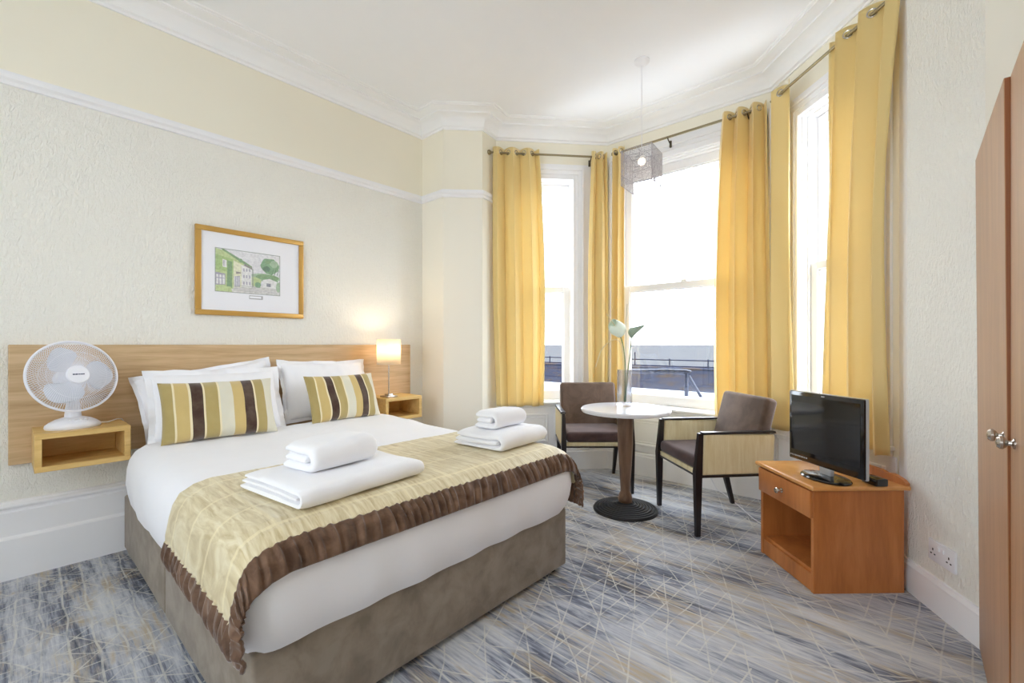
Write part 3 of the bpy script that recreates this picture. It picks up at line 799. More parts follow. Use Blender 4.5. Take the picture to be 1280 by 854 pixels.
# ------------------------------------------------------------------ framed picture
def village_picture():
    x0, x1, z0, z1 = .818, 1.510, 1.397, 1.983; cx, cz = (x0+x1)/2, (z0+z1)/2; W, H = x1-x0, z1-z0
    r_ = thing('framed_picture', 'gilt framed watercolour of a village street hung over the bed', 'picture', (cx, HW-.012, cz))
    bm = new_bm(); fw = .034
    for c, s in (((0, 0, H/2-fw/2), (W, .024, fw)), ((0, 0, -H/2+fw/2), (W, .024, fw)), ((-W/2+fw/2, 0, 0), (fw, .024, H-2*fw)), ((W/2-fw/2, 0, 0), (fw, .024, H-2*fw))):
        box(bm, c, s, .004, 2)
    obj('frame', bm, M['gilt'], r_, smooth=True)
    bm = new_bm(); box(bm, (0, .002, 0), (W-2*fw, .008, H-2*fw)); obj('mount', bm, M['mount'], r_)
    cols = dict(sky=(222, 222, 234), line=(126, 136, 130), grass=(150, 184, 104), green=(108, 146, 96), lgreen=(178, 200, 128), white=(232, 233, 232), road=(214, 212, 210),
                grey=(120, 124, 136), tree=(104, 148, 104), dtree=(70, 104, 80), hill=(150, 182, 146), roof=(120, 116, 112), purple=(150, 148, 170), cream=(226, 228, 190))
    keys = list(cols); mats = [plain('paint_' + k, tuple(int(c*.68+236*.32) for c in cols[k]), .9, spec=.05, var=.3, bump=0, ns=75) for k in keys]
    pw, ph = .405, .285; ox, oz = -.028+.0, .012
    bm = new_bm(); layer = [0]
    def P(pts, k):
        layer[0] += 1; y = -.0024 - layer[0]*.00002
        quad_ = [( ox+(u-.5)*pw, y, oz+(v-.5)*ph) for u, v in pts]; f = bm.faces.new([bm.verts.new(q) for q in quad_]); f.material_index = keys.index(k)
    def blob(cu, cv, ru, rv, k, n=16, sd=0):
        P([(min(1, max(0, cu+ru*math.cos(2*PI*i/n)*(1+.22*nz((i, sd, 0), 1.7)))), min(1, max(0, cv+rv*math.sin(2*PI*i/n)*(1+.22*nz((i, sd, 5), 1.7))))) for i in range(n)], k)
    P([(-.01, -.015), (1.01, -.015), (1.01, 1.015), (-.01, 1.015)], 'line')
    P([(0, 0), (1, 0), (1, 1), (0, 1)], 'sky')
    P([(0, 0), (1, 0), (1, .2), (.25, .22), (0, .2)], 'road')
    blob(.75, .42, .26, .10, 'hill', sd=1); blob(.6, .3, .1, .12, 'lgreen', sd=4)
    P([(0, .05), (.26, .08), (.26, .74), (.42, .62), (.42, .72), (.1, .97), (0, 1)], 'lgreen')      # creeper covered house
    P([(0, .5), (.14, .48), (.26, .44), (.26, .78), (0, .86)], 'grass')
    P([(.10, .58), (.16, .57), (.16, .74), (.10, .76)], 'white'); P([(.115, .6), (.125, .6), (.125, .74), (.115, .74)], 'grey')
    P([(0, .14), (.14, .16), (.14, .42), (0, .44)], 'purple')
    for k in range(3): P([(.01+k*.045, .17), (.04+k*.045, .17), (.04+k*.045, .30), (.01+k*.045, .30)], 'white'); P([(.01+k*.045, .32), (.04+k*.045, .32), (.04+k*.045, .39), (.01+k*.045, .39)], 'white')
    P([(.16, .1), (.24, .1), (.24, .72), (.17, .74)], 'green')
    P([(.26, .12), (.54, .13), (.54, .60), (.42, .66), (.26, .76)], 'cream')
    P([(.38, .13), (.54, .13), (.54, .60), (.42, .66), (.38, .67)], 'white')
    P([(.10, .97), (.44, .68), (.545, .62), (.545, .66), (.43, .76), (.12, 1.0), (.08, 1)], 'green'); P([(.42, .66), (.55, .58), (.55, .63), (.43, .71)], 'roof')
    blob(.37, .77, .03, .05, 'tree', sd=2)
    for u in (.41, .455, .50):
        for v in (.52, .36, .20): P([(u, v), (u+.018, v), (u+.018, v+.075), (u, v+.075)], 'purple')
    P([(.30, .44), (.37, .46), (.37, .49), (.30, .50)], 'roof'); P([(.27, .14), (.36, .14), (.36, .40), (.27, .38)], 'purple')
    for k in range(4): P([(.275+k*.022, .15), (.285+k*.022, .15), (.285+k*.022, .38), (.275+k*.022, .38)], 'white')
    P([(.55, .15), (.565, .15), (.565, .60), (.55, .60)], 'line')
    blob(.84, .72, .15, .2, 'tree', 22, 3); blob(.78, .64, .06, .07, 'dtree', sd=6); blob(.9, .78, .07, .09, 'hill', sd=8); blob(.80, .82, .05, .05, 'green', sd=9)
    for a_, b_ in ((.86, .5), (.9, .48), (.95, .5)): P([(a_, b_), (a_+.01, b_), (a_+.04, .64), (a_+.03, .64)], 'dtree')
    blob(.8, .43, .2, .07, 'green', 20, 11)
    P([(.72, .17), (.95, .15), (.95, .34), (.83, .40), (.72, .36)], 'white'); P([(.78, .2), (.85, .195), (.85, .28), (.78, .285)], 'grey'); P([(.70, .36), (.83, .42), (.97, .33), (.97, .36), (.83, .45), (.70, .39)], 'tree')
    blob(.98, .2, .04, .13, 'hill', sd=12); blob(.64, .22, .05, .07, 'tree', sd=13)
    P([(0, 0), (.24, 0), (.22, .12), (0, .13)], 'lgreen')
    for v in (.05, .09, .13, .17): P([(.26, v), (.95, v-.03), (.95, v-.024), (.26, v+.008)], 'grey' if v in (.09,) else 'line')
    me_o = obj('painting', bm, mats, r_, mats='keep')
    bm = new_bm()
    box(bm, (ox+.045-.0, -.0026, -.158), (.088, .001, .026)); obj('caption_plate', bm, M['grey_print'], r_)
    bm = new_bm(); box(bm, (ox+.041, -.0034, -.157), (.074, .001, .014)); obj('caption_card', bm, M['mount'], r_)
village_picture()

# ------------------------------------------------------------------ fan
def build_fan():
    r_ = thing('desk_fan', 'white oscillating desk fan standing on the left nightstand', 'fan', (.240, 3.275, .768), R(0))
    bm = new_bm()
    lathe(bm, [(.02, 0), (.104, 0), (.109, .008), (.106, .02), (.09, .034), (.07, .046), (.04, .056), (.001, .058)], 48, Matrix.Rotation(0, 4, 'Z'), 1, .80)
    obj('base', bm, M['fan_white'], r_, smooth=True, angle=50)
    bm = new_bm()
    for k in range(4): lathe(bm, [(.008, 0), (.008, .008), (.001, .009)], 12, Matrix.Translation((-.045+k*.02+.03, -.052, .041)) @ Matrix.Rotation(R(20), 4, 'X'))
    obj('speed_button', bm, M['socket'], r_, smooth=True)
    bm = new_bm()
    rings = []
    tube(bm, [(0, .01, .04), (0, .012, .09), (0, .022, .13), (0, .04, .20)], [.036, .030, .027, .028], 20); obj('neck', bm, M['fan_white'], r_, smooth=True)
    T = Matrix.Translation((.0, -.035, .270)) @ Matrix.Rotation(R(17), 4, 'Z') @ Matrix.Rotation(R(78), 4, 'X')   # local z = fan axis (towards viewer)
    bm = new_bm(); lathe(bm, [(.001, -.14), (.03, -.135), (.045, -.11), (.052, -.06), (.052, -.03), (.03, -.028)], 28, T); obj('motor_housing', bm, M['fan_white'], r_, smooth=True)
    RR = .181
    bm = new_bm()
    tube(bm, [T @ Vector((RR*math.cos(a), RR*math.sin(a), 0)) for a in [2*PI*k/72 for k in range(72)]], .0062, 8, True); obj('rim', bm, M['fan_white'], r_, smooth=True)
    for nm, sg in (('front_grille', 1), ('rear_grille', -1)):
        bm = new_bm(); dome = .042 if sg > 0 else .055
        for k in range(104):
            a0 = 2*PI*k/104; pts = []
            for j in range(9):
                f = j/8; rr = .044+(RR-.044)*f; a = a0+.32*f*sg; pts.append(T @ Vector((rr*math.cos(a), rr*math.sin(a), sg*dome*math.sqrt(max(0, 1-f**3.2)))))
            tube(bm, pts, .00115, 4, cap=False)
        for rr in ((.12,) if sg > 0 else (.12,)):
            f = (rr-.044)/(RR-.044); z = sg*dome*math.sqrt(1-f**3.2)
            tube(bm, [T @ Vector((rr*math.cos(a), rr*math.sin(a), z)) for a in [2*PI*q/48 for q in range(48)]], .001, 4, True)
        obj(nm, bm, M['fan_white'], r_)
    cap_ = new_bm(); lathe(cap_, [(.046, .034), (.048, .042), (.044, .05), (.03, .054), (.001, .056)], 32, T); hub = obj('hub_cap', cap_, M['fan_white'], r_, smooth=True)
    bm = new_bm()
    x = -.025
    for k, (w_, h_) in enumerate(((.005, .008), (.004, .006), (.006, .008), (.004, .006), (.005, .006), (.005, .006), (.004, .007), (.005, .006))):
        box(bm, (x+w_/2, 0, .0556), (w_, h_*.8, .002), mat=T); x += w_+.0012
    obj('maker_mark', bm, M['navy'], r_)
    for k in range(3):
        bm = new_bm(); a0 = 2*PI*k/3 + R(133)
        def fn(u, v, s=0):
            rr = .03 + .128*v; wdt = 1.22*(math.sin(PI*min(1, .15+v*.80))**.6)*(.62+.35*v)
            a = a0 + (u-.5)*wdt*1.55 - .35*v
            rr2 = rr*(1-.10*(2*u-1)**2*v)
            return T @ Vector((rr2*math.cos(a), rr2*math.sin(a), .012+(u-.5)*.045*(1-.3*v)))
        grid(bm, 14, 12, fn); b_ = obj('blade', bm, M['fan_blade'], r_, smooth=True); add_solidify(b_, .002)
    bm = new_bm(); lathe(bm, [(.034, -.02), (.036, .02), (.03, .028), (.001, .03)], 24, T); obj('blade_hub', bm, M['fan_blade'], r_, smooth=True)
    bm = new_bm(); tube(bm, [(.10, .02, .012), (.14, .03, .008), (.18, .06, .016), (.205, .09, .01), (.235, .12, -.04)], .003, 6); obj('power_cord', bm, M['fan_white'], r_, smooth=True)
build_fan()

# ------------------------------------------------------------------ bedside lamp
def build_lamp():
    r_ = thing('bedside_lamp', 'small lit table lamp with cream drum shade on the right nightstand', 'lamp', (2.105, 3.225, .768))
    bm = new_bm(); box(bm, (0, 0, .008), (.10, .10, .016), .003, 2, Matrix.Rotation(R(8), 4, 'Z')); box(bm, (0, 0, .022), (.05, .05, .014), .003, 2); obj('base', bm, M['steel'], r_, smooth=True)
    bm = new_bm(); lathe(bm, [(.005, .02), (.005, .30)], 12); obj('stem', bm, M['steel'], r_, smooth=True)
    t = NT('lit_shade_fabric'); b = t.node('ShaderNodeBsdfPrincipled'); b.inputs['Base Color'].default_value = lin((246, 238, 222)); b.inputs['Roughness'].default_value = .9
    tr = t.node('ShaderNodeBsdfTranslucent'); tr.inputs[0].default_value = lin((250, 236, 208)); mx = t.node('ShaderNodeMixShader'); mx.inputs[0].default_value = .5
    t.link(b.outputs[0], mx.inputs[1]); t.link(tr.outputs[0], mx.inputs[2]); t.link(mx.outputs[0], t.out.inputs[0])
    bm = new_bm(); lathe(bm, [(.095, .27), (.095, .475)], 48, cap=False); s_ = obj('lamp_shade', bm, t.m, r_, smooth=True); add_solidify(s_, .002)
    bm = new_bm()
    for a in (0, 2*PI/3, 4*PI/3): tube(bm, [(0, 0, .30), (.094*math.cos(a), .094*math.sin(a), .30)], .0015, 5)
    obj('shade_ring', bm, M['steel'], r_)
    t = NT('warm_bulb'); e = t.node('ShaderNodeEmission'); e.inputs[0].default_value = (1, .78, .5, 1); e.inputs[1].default_value = 3.2; t.link(e.outputs[0], t.out.inputs[0]); M['bulb'] = t.m
    bm = new_bm(); bmesh.ops.create_uvsphere(bm, u_segments=16, v_segments=10, radius=.026, matrix=Matrix.Translation((0, 0, .35))); obj('bulb', bm, t.m, r_, smooth=True)
    ld = D.lights.new('lamp_glow', 'POINT'); ld.energy = 1.5; ld.color = (1, .84, .62); ld.shadow_soft_size = .03
    lo = D.objects.new('lamp_glow', ld); COL.objects.link(lo); lo.parent = r_; lo.location = (0, 0, .41)
build_lamp()

# ------------------------------------------------------------------ pendant
def build_pendant():
    X, Y = 3.12, 1.49
    r_ = thing('pendant_light', 'square wire mesh pendant shade hanging on a white cord from the ceiling', 'ceiling light', (X, Y, CEIL), R(5.5))
    bm = new_bm(); lathe(bm, [(.055, -.0), (.055, -.012), (.042, -.026), (.018, -.034), (.005, -.036)], 32); obj('ceiling_rose', bm, M['white'], r_, smooth=True)
    bm = new_bm(); tube(bm, [(0, 0, -.03), (0, 0, -.66)], .003, 6); obj('cord', bm, M['white'], r_)
    bm = new_bm(); lathe(bm, [(.016, -.655), (.018, -.71), (.014, -.72)], 16); obj('lamp_holder', bm, M['white'], r_, smooth=True)
    bm = new_bm(); bmesh.ops.create_uvsphere(bm, u_segments=16, v_segments=10, radius=.027, matrix=Matrix.Translation((0, 0, -.745))); obj('bulb', bm, M['bulb'], r_, smooth=True)
    S, zt, zb = .113, -.675, -.93
    bm = new_bm()
    cs = [(-S, -S), (S, -S), (S, S), (-S, S)]
    for x, y in cs: tube(bm, [(x, y, zt), (x, y, zb)], .0025, 5)
    for z in (zt, zb, zt+(zb-zt)*.36, zt+(zb-zt)*.68):
        tube(bm, [(x, y, z) for x, y in cs], .0048 if z == zb else .003, 6, True)
    for a in range(2): tube(bm, [(-S if a == 0 else 0, 0 if a == 0 else -S, zt), (S if a == 0 else 0, 0 if a == 0 else S, zt)], .002, 5)
    obj('wire_frame', bm, M['mesh_wire'], r_)
    # crinkled wire mesh on the faces
    bm = new_bm(); rnd = random.Random(4)
    for f in range(4):
        a, b = Vector(cs[f]), Vector(cs[(f+1) % 4])
        for k in range(46):
            u0 = rnd.random(); z0 = zt+(zb-zt)*rnd.random(); L = .04+.08*rnd.random(); an = rnd.random()*PI; pts = []
            for j in range(5):
                u = min(1, max(0, u0+(j-2)/4*L/.21*math.cos(an)+.03*rnd.uniform(-1, 1))); z = min(zt, max(zb, z0+(j-2)/4*L*math.sin(an)+.006*rnd.uniform(-1, 1)))
                p = a+(b-a)*u; pts.append((p.x, p.y, z))
            tube(bm, pts, .0013, 3, cap=False)
        for k in range(1, 18):
            p = a+(b-a)*(k/18); tube(bm, [(p.x, p.y, zt), (p.x+.002, p.y, (zt+zb)/2), (p.x, p.y, zb)], .0011, 3, cap=False)
        for k in range(1, 22):
            z = zt+(zb-zt)*k/22; tube(bm, [(a.x, a.y, z), (b.x, b.y, z)], .0011, 3, cap=False)
    obj('wire_mesh', bm, M['mesh_wire'], r_)
    ld = D.lights.new('pendant_glow', 'POINT'); ld.energy = .35; ld.color = (1, .85, .65); ld.shadow_soft_size = .03
    lo = D.objects.new('pendant_glow', ld); COL.objects.link(lo); lo.parent = r_; lo.location = (0, 0, -.78)
build_pendant()

# ------------------------------------------------------------------ curtains and rods
def off_line(P, Q, off):
    m, L = frame_map(P, Q); return m, L
ROD_OFF = .10; ROD_Z = 2.985
def rod(name, P, Q, s0, s1, z, label, brackets, ball0, ball1):
    m, L = frame_map(P, Q); r_ = thing(name, label, 'curtain rod', tuple(m @ Vector(((s0+s1)/2, ROD_OFF, z))), 0, 'bronze curtain rods over the bay windows')
    im = Matrix.Translation(-r_.location) @ m
    bm = new_bm(); tube(bm, [im @ Vector((s0, ROD_OFF, z)), im @ Vector((s1, ROD_OFF, z))], .0095, 12); obj('pole', bm, M['rod'], r_, smooth=True)
    for s, b_ in ((s0, ball0), (s1, ball1)):
        if b_:
            bm = new_bm(); bmesh.ops.create_uvsphere(bm, u_segments=20, v_segments=14, radius=.023, matrix=Matrix.Translation(im @ Vector((s, ROD_OFF, z)))); obj('finial', bm, M['rod'], r_, smooth=True)
    for s in brackets:
        bm = new_bm(); tube(bm, [im @ Vector((s, .034, z-.04)), im @ Vector((s, .06, z-.035)), im @ Vector((s, ROD_OFF, z-.012))], .005, 8)
        box(bm, (s, .038, z-.04), (.02, .012, .06), .003, 1, im); tube(bm, [im @ Vector((s+.014*math.cos(a)*0, ROD_OFF+.014*math.cos(a), z+.014*math.sin(a))) for a in [PI*1.0+PI*k/8 for k in range(9)]], .003, 6)
        obj('bracket', bm, M['bronze'], r_, smooth=True)
rod('curtain_rod', PD, PE, -.07, .93, ROD_Z, 'bronze curtain rod above the leftmost window of the bay', (-.01, .9), True, False)
rod('curtain_rod', PE, PF, .12, 1.30, ROD_Z+.01, 'bronze curtain rod above the wide middle window', (.14, .64, 1.27), True, False)
rod('curtain_rod', PF, PG, .14, 1.30, ROD_Z, 'bronze curtain rod above the rightmost window of the bay', (.17, 1.26), False, True)

def curtain(P, Q, ta, tb, ba, bb, zrod, zbot, n, amp, label, seed, warp=1.0, flip=1, top_extra=.045, mid=None, ampb=None):
    m, L = frame_map(P, Q); org = m @ Vector(((ta+tb)/2, ROD_OFF, zbot))
    r_ = thing('curtain', label, 'curtain', tuple(org), 0, 'yellow eyelet curtains in the bay')
    im = Matrix.Translation(-org) @ m; zt = zrod+top_extra; nu, nv = n*26+1, 60; ampb = ampb or amp*.8
    def fold(u, v):
        uu = u**warp; ph = 2*PI*n*uu
        a = (amp*(1-v)+ampb*v)
        jit = nz((u*n*.7, v*1.4, seed), 1.0, seed)*.9*min(1, v*2.5)
        s = math.sin(ph*flip + jit)
        return a*(s*(1.15-.15*abs(s))) + nz((u*n, v*3, 0), 1, seed+4)*.012*v
    def fn(u, v):     # v: 0 top .. 1 bottom
        e = v**.8
        a = ta+(ba-ta)*e; b = tb+(bb-tb)*e
        if mid: a += mid[0]*math.sin(PI*v); b += mid[1]*math.sin(PI*v)
        # folds overhang a little so their flanks turn
        ph = 2*PI*n*u**warp
        s = a+(b-a)*u + .22*(b-a)/n*math.sin(2*ph)*.35
        sag = .006*math.cos(2*ph)*(1-v)
        hem = .006*math.sin(ph+1)*v
        return im @ Vector((s, ROD_OFF+fold(u, v), zt+(zbot-zt)*v+sag+hem))
    bm = new_bm(); grid(bm, nu, nv, fn); p_ = obj('curtain_panel', bm, M['curtain'], r_, smooth=True, angle=80); add_solidify(p_, .0035)
    # eyelets where the cloth crosses the rod
    ve = top_extra/(zt-zbot)
    last = fold(0, ve)
    for k in range(1, 400):
        u = k/400; f1 = fold(u, ve)
        if last*f1 <= 0 and .01 < u < .99:
            c = fn(u, ve); d1 = (fn(min(1, u+.004), ve)-fn(max(0, u-.004), ve)).normalized()
            nrm = d1.cross(Vector((0, 0, 1))).normalized(); q = nrm.to_track_quat('Z', 'Y').to_matrix().to_4x4(); TT = Matrix.Translation(c) @ q
            bm = new_bm(); tube(bm, [TT @ Vector((.021*math.cos(a), .021*math.sin(a), 0)) for a in [2*PI*i/24 for i in range(24)]], .005, 8, True)
            obj('eyelet', bm, M['steel'], r_, smooth=True)
        last = f1
curtain(PD, PE, -.035, .40, -.0, .44, ROD_Z, .625, 3, .042, 'leftmost yellow curtain, beside the cream pier and behind the far corner of the bed', 1, mid=(-.02, .03))
curtain(PD, PE, .905, 1.055, .88, 1.06, ROD_Z, .66, 2, .036, 'narrow yellow curtain drawn to the right of the leftmost window, behind the brown chair', 2, mid=(-.02, .01))
curtain(PE, PF, .11, .23, .09, .22, ROD_Z+.01, .66, 2, .03, 'slim yellow curtain at the left of the middle window, partly behind its neighbour', 3)
curtain(PE, PF, 1.09, 1.40, 1.03, 1.435, ROD_Z+.01, .59, 3, .052, 'wide yellow curtain at the right of the middle window, behind the angled chair', 4, mid=(-.03, .0))
curtain(PF, PG, .15, .34, .13, .36, ROD_Z, .60, 1, .036, 'slim yellow curtain at the left of the rightmost window, next to the wide one', 5)
curtain(PF, PG, .71, 1.20, .65, 1.12, ROD_Z, .62, 3, .042, 'yellow curtain nearest the camera, hanging behind the television', 6, flip=-1, warp=.9, mid=(-.0, -.05))

# ------------------------------------------------------------------ chairs
def build_chair(label, loc, rz):
    """front faces local -y, origin between the front legs on the floor"""
    r_ = thing('armchair', label, 'chair', loc, rz, 'brown and gold armchairs by the round table')
    W = .275; Dp = .50
    for sx in (-1, 1):
        bm = new_bm(); tapered(bm, (sx*W, 0, 0), (sx*W, .0, .40), (.012, .014), (.020, .022)); tapered(bm, (sx*W, 0, .40), (sx*(W), .018, .645), (.020, .022), (.012, .015))
        obj('front_leg', bm, M['black_wood'], r_)
        bm = new_bm(); tapered(bm, (sx*(W-.02), Dp+.07, 0), (sx*(W-.01), Dp-.03, .40), (.012, .013), (.020, .024)); obj('rear_leg', bm, M['black_wood'], r_)
        bm = new_bm()       # arm: upholstered panel
        vv = []
        for x in (-.018, .018):
            vv.append([bm.verts.new((sx*W+x, y, z)) for y, z in ((.024, .385), (Dp-.0, .385), (Dp+.01, .628), (.036, .645))])
        bm.faces.new(vv[0]); bm.faces.new(vv[1])
        for k in range(4): bm.faces.new((vv[0][k], vv[0][(k+1) % 4], vv[1][(k+1) % 4], vv[1][k]))
        bmesh.ops.bevel(bm, geom=list(bm.edges), offset=.006, segments=2, affect='EDGES'); obj('arm_panel', bm, M['chair_gold'], r_, smooth=True)
        bm = new_bm(); tapered(bm, (sx*W, Dp/2+.02, .638), (sx*W, Dp/2+.02, .652), (.021, .245), (.019, .243)); 
        obj('arm_rest', bm, M['black_wood'], r_)
        bm = new_bm(); box(bm, (sx*W, Dp/2, .376), (.036, Dp-.02, .016), .002, 1); obj('side_rail', bm, M['black_wood'], r_)
    bm = new_bm(); box(bm, (0, .012, .396), (2*W-.042, .03, .032), .004, 2); box(bm, (0, Dp-.02, .40), (2*W-.042, .03, .04), .004, 2); o = obj('seat_rail', bm, M['chair_gold'], r_, smooth=True)
    bm = new_bm(); box(bm, (0, .012, .374), (2*W-.042, .034, .012), .002, 1); obj('front_rail', bm, M['black_wood'], r_)
    bm = new_bm(); box(bm, (0, Dp/2-.02, .452), (2*W-.044, Dp-.02, .085), .03, 4)
    for v in bm.verts:
        if v.co.z > .45: v.co.z += .012*(1-(v.co.x/W)**2)*(1-((v.co.y-.24)/.28)**2)
    obj('seat_cushion', bm, M['chair_seat'], r_, smooth=True, angle=60)
    bm = new_bm(); box(bm, (0, 0, .212), (2*W-.046, .085, .424), .028, 4)
    for v in bm.verts: v.co.y -= .015*math.cos(v.co.x/W*PI/2)
    bm.transform(Matrix.Translation((0, Dp-.075, .44)) @ Matrix.Rotation(R(-15), 4, 'X')); obj('backrest', bm, M['chair_brown'], r_, smooth=True, angle=60)
    return r_
fx, fy = (3.361+2.996)/2, (1.689+2.10)/2
build_chair('brown armchair between the bed and the round table, facing the room', (fx, fy, 0), math.atan2(1.689-2.10, 3.361-2.996))
fx, fy = (3.27+2.863)/2, (1.434+.983)/2
build_chair('brown armchair with gold side panel turned side-on in front of the television cabinet', (fx, fy, 0), math.atan2(1.434-.983, 3.27-2.863) + PI)

# ------------------------------------------------------------------ round table
def build_table():
    r_ = thing('round_table', 'small round pedestal table with white top and turned wooden column', 'table', (3.0, 1.56, 0))
    bm = new_bm(); lathe(bm, [(.001, .708), (.295, .708), (.312, .712), (.318, .722), (.318, .732), (.312, .740), (.30, .742), (.001, .742)], 72); obj('tabletop', bm, M['table_top'], r_, smooth=True)
    bm = new_bm(); prof = [(.228, 0), (.230, .008)]
    for k in range(8):
        r0 = .226-k*.021; z = .014+k*.0045; prof += [(r0, z), (r0-.004, z+.006), (r0-.013, z+.006), (r0-.018, z+.001)]
    prof += [(.05, .056), (.05, .06), (.001, .06)]
    lathe(bm, prof, 64); obj('base', bm, M['iron'], r_, smooth=True, angle=20)
    bm = new_bm(); lathe(bm, [(.042, .055), (.050, .062), (.051, .085), (.044, .115), (.034, .135), (.034, .15), (.037, .20), (.046, .34), (.054, .48), (.056, .60), (.054, .69), (.065, .70), (.065, .709)], 32)
    obj('column', bm, M['column'], r_, smooth=True, angle=50)
build_table()

# vase with artificial lilies
def build_vase():
    X, Y, Z = 3.065, 1.60, .743
    t = NT('vase_glass'); b = t.node('ShaderNodeBsdfPrincipled'); b.inputs['Base Color'].default_value = (.93, .95, .99, 1); b.inputs['Transmission Weight'].default_value = 1; b.inputs['Roughness'].default_value = .03; b.inputs['IOR'].default_value = 1.2
    tr = t.node('ShaderNodeBsdfTransparent'); tr.inputs[0].default_value = (.9, .92, .97, 1); mx = t.node('ShaderNodeMixShader'); mx.inputs[0].default_value = .6
    t.link(b.outputs[0], mx.inputs[1]); t.link(tr.outputs[0], mx.inputs[2]); t.link(mx.outputs[0], t.out.inputs[0])
    bm = new_bm(); lathe(bm, [(.001, 0), (.055, 0), (.056, .01), (.052, .27), (.049, .27), (.051, .022), (.001, .020)], 40)
    o = obj('glass_vase', bm, t.m, smooth=True, angle=50); o.location = (X, Y, Z); tag(o, 'tall clear glass vase standing on the round table', 'vase')
    green = plain('stem_green', (112, 138, 96), .5, var=.15); pale = plain('pale_petal', (218, 230, 216), .6, var=.08); cream = plain('cream_twig', (226, 216, 180), .6)
    rt, fw = Vector((.664, -.748, 0)), Vector((.748, .664, 0))
    def L(u, z, d=0): return rt*u + fw*d + Vector((0, 0, z))
    def stem(nm, label, pts, r, mat, cat='flower'):
        r_ = thing(nm, label, cat, (X, Y, Z+.02)); bm = new_bm(); 
        P = [Vector(p) for p in pts]; sm = []
        for i in range(len(P)-1):
            p0, p1, p2, p3 = P[max(0, i-1)], P[i], P[i+1], P[min(len(P)-1, i+2)]
            for k in range(6):
                t_ = k/6; sm.append(.5*((2*p1)+(p2-p0)*t_+(2*p0-5*p1+4*p2-p3)*t_*t_+(3*p1-p0-3*p2+p3)*t_**3))
        sm.append(P[-1]); tube(bm, sm, r, 6); obj('stem', bm, mat, r_, smooth=True); return r_, sm[-1]
    # broad pale spathe
    r_, e = stem('artificial_lily', 'pale open lily facing left at the top of the vase', [L(.0, .01), L(.006, .2), L(-.006, .40), L(-.04, .53)], .0045, green)
    bm = new_bm()
    def fn(u, v):
        a = (u-.5)*2*PI*.86; rr = .068*math.sin(PI*min(1, .12+.80*v))**.7
        c = L(-.035-.05*v, .52+.06*v)
        return c + rt*(rr*math.cos(a)*.9) + fw*(rr*.55*math.sin(a)-.01) + Vector((0, 0, rr*.75*math.cos(a)*.35+.02*v+.028*math.sin(a)))
    grid(bm, 20, 12, fn); p_ = obj('petal', bm, pale, r_, smooth=True); add_solidify(p_, .002)
    r_, e = stem('artificial_lily', 'slender calla lily with curled tip leaning right over the vase', [L(.008, .01), L(.02, .2), L(.045, .40), L(.055, .50)], .004, green)
    bm = new_bm()
    def fn2(u, v):
        a = (u-.5)*2*PI*.9; rr = .007+.03*math.sin(PI*.62*v)
        c = L(.055+.05*v*v, .49+.085*v)
        return c + rt*rr*math.cos(a)*(1+.5*v) + fw*rr*math.sin(a) + Vector((0, 0, .012*v*math.cos(a)))
    grid(bm, 16, 12, fn2); p_ = obj('petal', bm, plain('grey_green_petal', (150, 168, 150), .6, var=.1), r_, smooth=True); add_solidify(p_, .002)
    stem('curling_twig', 'thin cream twig arching left out of the vase', [L(-.005, .02), L(-.01, .3), L(-.03, .45), L(-.09, .47), L(-.17, .40), L(-.215, .27)], .0032, cream, 'twig')
    stem('curling_twig', 'short cream twig poking up left above the pale lily', [L(0, .02), L(.0, .3), L(-.03, .5), L(-.10, .62), L(-.135, .665)], .0034, cream, 'twig')
    stem('bare_twig', 'straight thin grey twig standing tallest in the vase', [L(.002, .02), L(.01, .4), L(.012, .60), L(.02, .74)], .0025, plain('grey_twig', (176, 176, 176), .6), 'twig')
build_vase()

